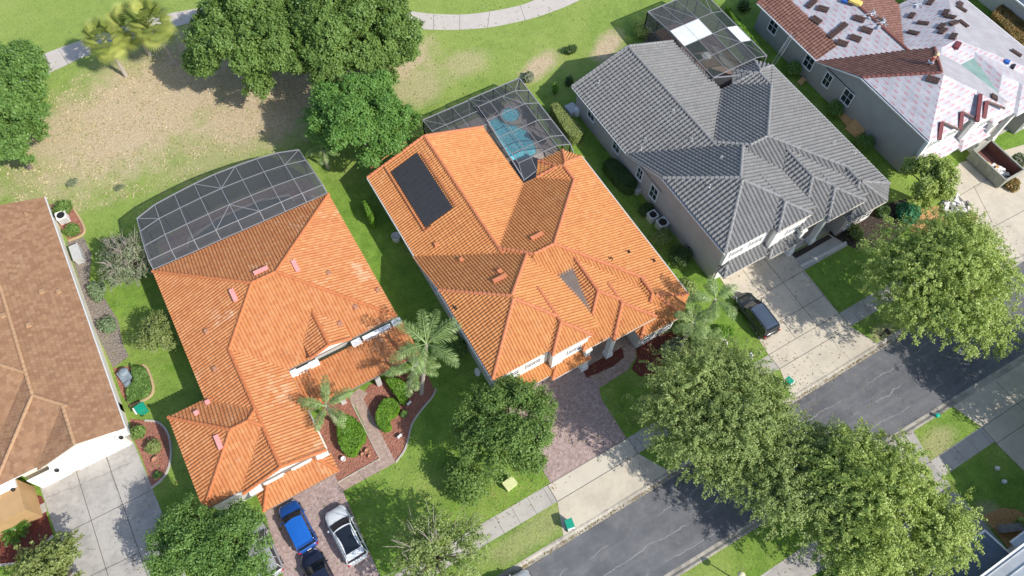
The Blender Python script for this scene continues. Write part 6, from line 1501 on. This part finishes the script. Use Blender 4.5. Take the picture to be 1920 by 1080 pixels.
# red tile stacks standing in zigzags along the front hip
for i, (a_, b_, c_) in enumerate([((1766, 229), (1761, 262), (1798, 243)), ((1804, 210), (1800, 243), (1836, 226)), ((1838, 177), (1832, 228), (1834, 226)), ((1850, 190), (1845, 222), (1884, 203))]):
    r_ = None; pts = []
    _, _, x, y, z0_ = onroof(a_[0], a_[1], b4, T4, .22); pts.append(Vector((x, y, z0_)))
    for q, dz_ in ((b_, -.75), (c_, -.45)): pts.append(Vector((*G(q[0], q[1], z0_ + dz_), z0_ + dz_)))
    r_ = thing('tile_stack', ['red tile stack nearest the blue grey wall on the front of the stripped roof', 'second red tile stack from the blue grey wall on the stripped roof', 'longest straight red tile stack on the front of the stripped roof', 'red tile stack farthest right before the entry roof'][i], 'roof tiles', tuple(pts[0]), 0, 'red tile stacks on the front slope')
    m_ = MB(); beam(m_, pts[0], pts[1], .36, .2); m_.build('tiles', M['redmetal'], r_)
    if i != 2: m_ = MB(); beam(m_, pts[0], pts[2], .22, .14); m_.build('batten', M['brownbeam'], r_)
# tools and boards on the ridge
for px, py, dx, dy, mt, nm, lb, ct in [(1604, 4, .8, 1.4, 'yellow', 'foam_board', 'yellow foam board on the stripped roof at the top edge', 'board'), (1584, 2, .6, .7, 'bluecloth', 'tool_bag', 'blue tool bag left of the yellow board', 'bag'), (1888, 116, .5, .55, 'bluecloth', 'tool_bag', 'blue tool bag on the far slope near the right edge', 'bag'), (1900, 125, .7, .3, 'black', 'nail_gun', 'black nail gun lying below the blue tool bag', 'tool'), (1653, 45, 1.8, .3, 'steel', 'roof_jack', 'grey metal staging on the ridge right of the yellow board', 'staging'), (1635, 28, 1.5, .35, 'steel', 'roof_jack', 'grey metal staging just above the other piece', 'staging'), (1722, 10, 1.3, .25, 'steel', 'roof_jack', 'metal staging on the far rear slope', 'staging'), (1795, 85, 1.1, .6, 'redmetal', 'tile_crate', 'stacked red brown tiles on the main ridge', 'roof tiles')]:
    _, _, x, y, z_ = onroof(px, py, b4, T4, .12); mb = MB(); mb.box((x, y, z_ + .05), (dx, dy, .22 if mt != 'steel' else .06), .4, 0, .85)
    if mt == 'steel': mb.box((x, y, z_ + .2), (.06, dx * .8, .06), .4); mb.box((x + .3, y, z_ + .15), (dx, .05, .05), 1.0); mb.box((x - .3, y + .1, z_ + .22), (dx * .9, .05, .05), -.3)
    tag(mb.build(nm, M[mt]), lb, ct)
# kneeling roofer
_, _, x, y, z_ = onroof(1741, 122, b4, T4, 0)
def person(x, y, z, rz):
    root = thing('person', 'roofer in maroon shirt and straw hat kneeling on the brown tiles', 'person', (x, y, z), rz); local(root)
    def skin(nm, joints, edges, rads, mat, parent):
        me = bpy.data.meshes.new(nm); me.from_pydata(joints, edges, []); o = link(nm, me, parent); me.materials.append(mat)
        md = o.modifiers.new('skin', 'SKIN'); 
        for v_, r_ in zip(me.skin_vertices[0].data, rads): v_.radius = (r_, r_)
        me.skin_vertices[0].data[0].use_root = True
        sb = o.modifiers.new('sub', 'SUBSURF'); sb.levels = 1; sb.render_levels = 1; return o
    J = [(0, 0, .45), (0, .18, .62), (0, .42, .80), (0, .55, .86), (0, .66, .92), (-.13, .05, .38), (-.17, .42, .16), (-.17, .02, .10), (-.17, -.18, .08), (.13, .05, .38), (.20, .40, .28), (.2, .20, .10), (.2, -.05, .06), (-.2, .46, .76), (-.32, .62, .50), (-.22, .86, .32), (.2, .46, .76), (.34, .66, .52), (.24, .9, .34)]
    Ed = [(0, 1), (1, 2), (2, 3), (3, 4), (0, 5), (5, 6), (6, 7), (7, 8), (0, 9), (9, 10), (10, 11), (11, 12), (2, 13), (13, 14), (14, 15), (2, 16), (16, 17), (17, 18)]
    R_ = [.17, .16, .17, .07, .10, .11, .08, .07, .05, .11, .08, .07, .05, .075, .055, .04, .075, .055, .04]
    skin('body', J, Ed, R_, M['skin'], root)
    skin('shirt', [J[0], J[1], J[2], J[13], (-.27, .55, .62), J[16], (.28, .57, .62)], [(0, 1), (1, 2), (2, 3), (3, 4), (2, 5), (5, 6)], [.185, .18, .19, .095, .085, .095, .085], M['shirt'], root)
    skin('trousers', [J[0], J[5], J[6], J[7], J[9], J[10], J[11]], [(0, 1), (1, 2), (2, 3), (0, 4), (4, 5), (5, 6)], [.18, .125, .095, .085, .125, .095, .085], M['jeans'], root)
    MB().lathe((0, .70, 1.02), [(.24, 0), (.25, .02), (.12, .04), (.115, .13), (.06, .17), (0, .17)], 16).build('hat', M['hat'], root, True)
    for s_ in (-1, 1):
        for f_ in range(5):
            an = (f_ - 2) * .28; bx_ = s_ * .22; skin('finger', [(bx_, .88, .33), (bx_ + math.sin(an) * .05, .93, .31), (bx_ + math.sin(an) * .075, .96 - abs(f_ - 2) * .008, .27)], [(0, 1), (1, 2)], [.012, .010, .008], M['skin'], root)
    return root
person(x, y, z_ - .02, rad(-75))
# footbridge rail on the cart path
a = G(72, 112); b = G(93, 138); r_ = thing('handrail', 'grey timber handrail across the end of the cart path at left', 'railing', (a[0], a[1], 0))
mb = MB(); av = Vector((*a, 0)); bv = Vector((*b, 0))
for i in range(4): p_ = av.lerp(bv, i / 3); beam(mb, p_, p_ + Vector((0, 0, 1.0)), .1, .1)
mb.build('posts', M['wood'], r_); mb = MB()
for z_ in (.5, 1.0): beam(mb, av + Vector((0, 0, z_)), bv + Vector((0, 0, z_)), .12, .06)
mb.build('rails', M['wood'], r_)
# stray leaves and clippings: scatter on lawns and beds near the houses
n = 9000; c = np.column_stack([RNG.uniform(-35, 75, n), RNG.uniform(-12, 85, n), np.full(n, .03)])
def in_any(c):
    keep = np.ones(len(c), bool)
    for x0, y0, x1, y1 in ((-60, 28.5, -17, 57.5), (-14, 19, 6.6, 52), (10, 16.5, 30, 48.5), (33.3, 16.5, 54.5, 52), (58, 16.5, 80, 44), (-60, -60, 90, 11), (34, 10, 43, 20), (10.5, 10, 19, 20), (-26, 10, -17, 32), (56, 10, 80, 20)): keep &= ~((c[:, 0] > x0) & (c[:, 0] < x1) & (c[:, 1] > y0) & (c[:, 1] < y1))
    return keep
c = c[in_any(c)]; nn = np.column_stack([RNG.normal(size=(len(c), 2)) * .5, np.ones(len(c))])
tag(quads('grass_tufts', c, nn, .13, M['leaf_olive'], None, 2.0), 'loose tufts and clippings scattered over the lawns', 'grass', kind='stuff')

n = 6500; th_ = RNG.random(n) * 6.283; rr_ = np.sqrt(RNG.random(n)); gx, gy = G(330, 200)
c = np.column_stack([gx + rr_ * np.cos(th_) * 22, gy + rr_ * np.sin(th_) * 10, np.full(n, .05)]); keep = ~((c[:, 1] < 52.5) & (c[:, 0] > -12)) & (np.sin(c[:, 0] * .9) + np.cos(c[:, 1] * 1.3 + c[:, 0] * .4) > -.7)
c = c[keep]; nn = np.column_stack([RNG.normal(size=(len(c), 2)), np.full(len(c), .8)])
M['deadgrass'] = leaf_mat('dead grass blades', (.42, .36, .18), (.74, .62, .42), .9, .2)
tag(quads('dead_grass', c, nn, .11, M['deadgrass'], None, 2.4), 'dead straw tufts over the dry patch of the back lawn', 'grass', kind='stuff')

# fallen leaves on paving
cs_ = []
for px, py, r, k_ in ((1345, 776, 9, 900), (1600, 930, 11, 1100), (1775, 520, 10, 900), (950, 830, 6, 500), (400, 1020, 7, 500), (1130, 760, 5, 350), (850, 1030, 6, 350), (600, 900, 5, 200), (1500, 560, 7, 300)):
    x, y = G(px, py); a_ = RNG.random(k_) * 6.283; q_ = np.sqrt(RNG.random(k_)) * r; cs_.append(np.column_stack([x + q_ * np.cos(a_), y + q_ * np.sin(a_), np.full(k_, .04)]))
xk = RNG.uniform(-5, 60, 1500); cs_.append(np.column_stack([xk, 6.28 + RNG.normal(size=1500) * .12, np.full(1500, -.085)]))
c = np.concatenate(cs_); rd = (c[:, 1] < 6.2) & (c[:, 1] > -.02 * c[:, 0] + .6); c[rd, 2] = -.115
nn = np.column_stack([RNG.normal(size=(len(c), 2)) * .4, np.ones(len(c))]); M['litter'] = leaf_mat('fallen leaves', (.16, .10, .04), (.42, .33, .15), .9, .1)
tag(quads('leaf_litter', c, nn, .085, M['litter'], None, 1.6), 'fallen brown leaves under the street trees and along the gutter', 'leaves', kind='stuff')
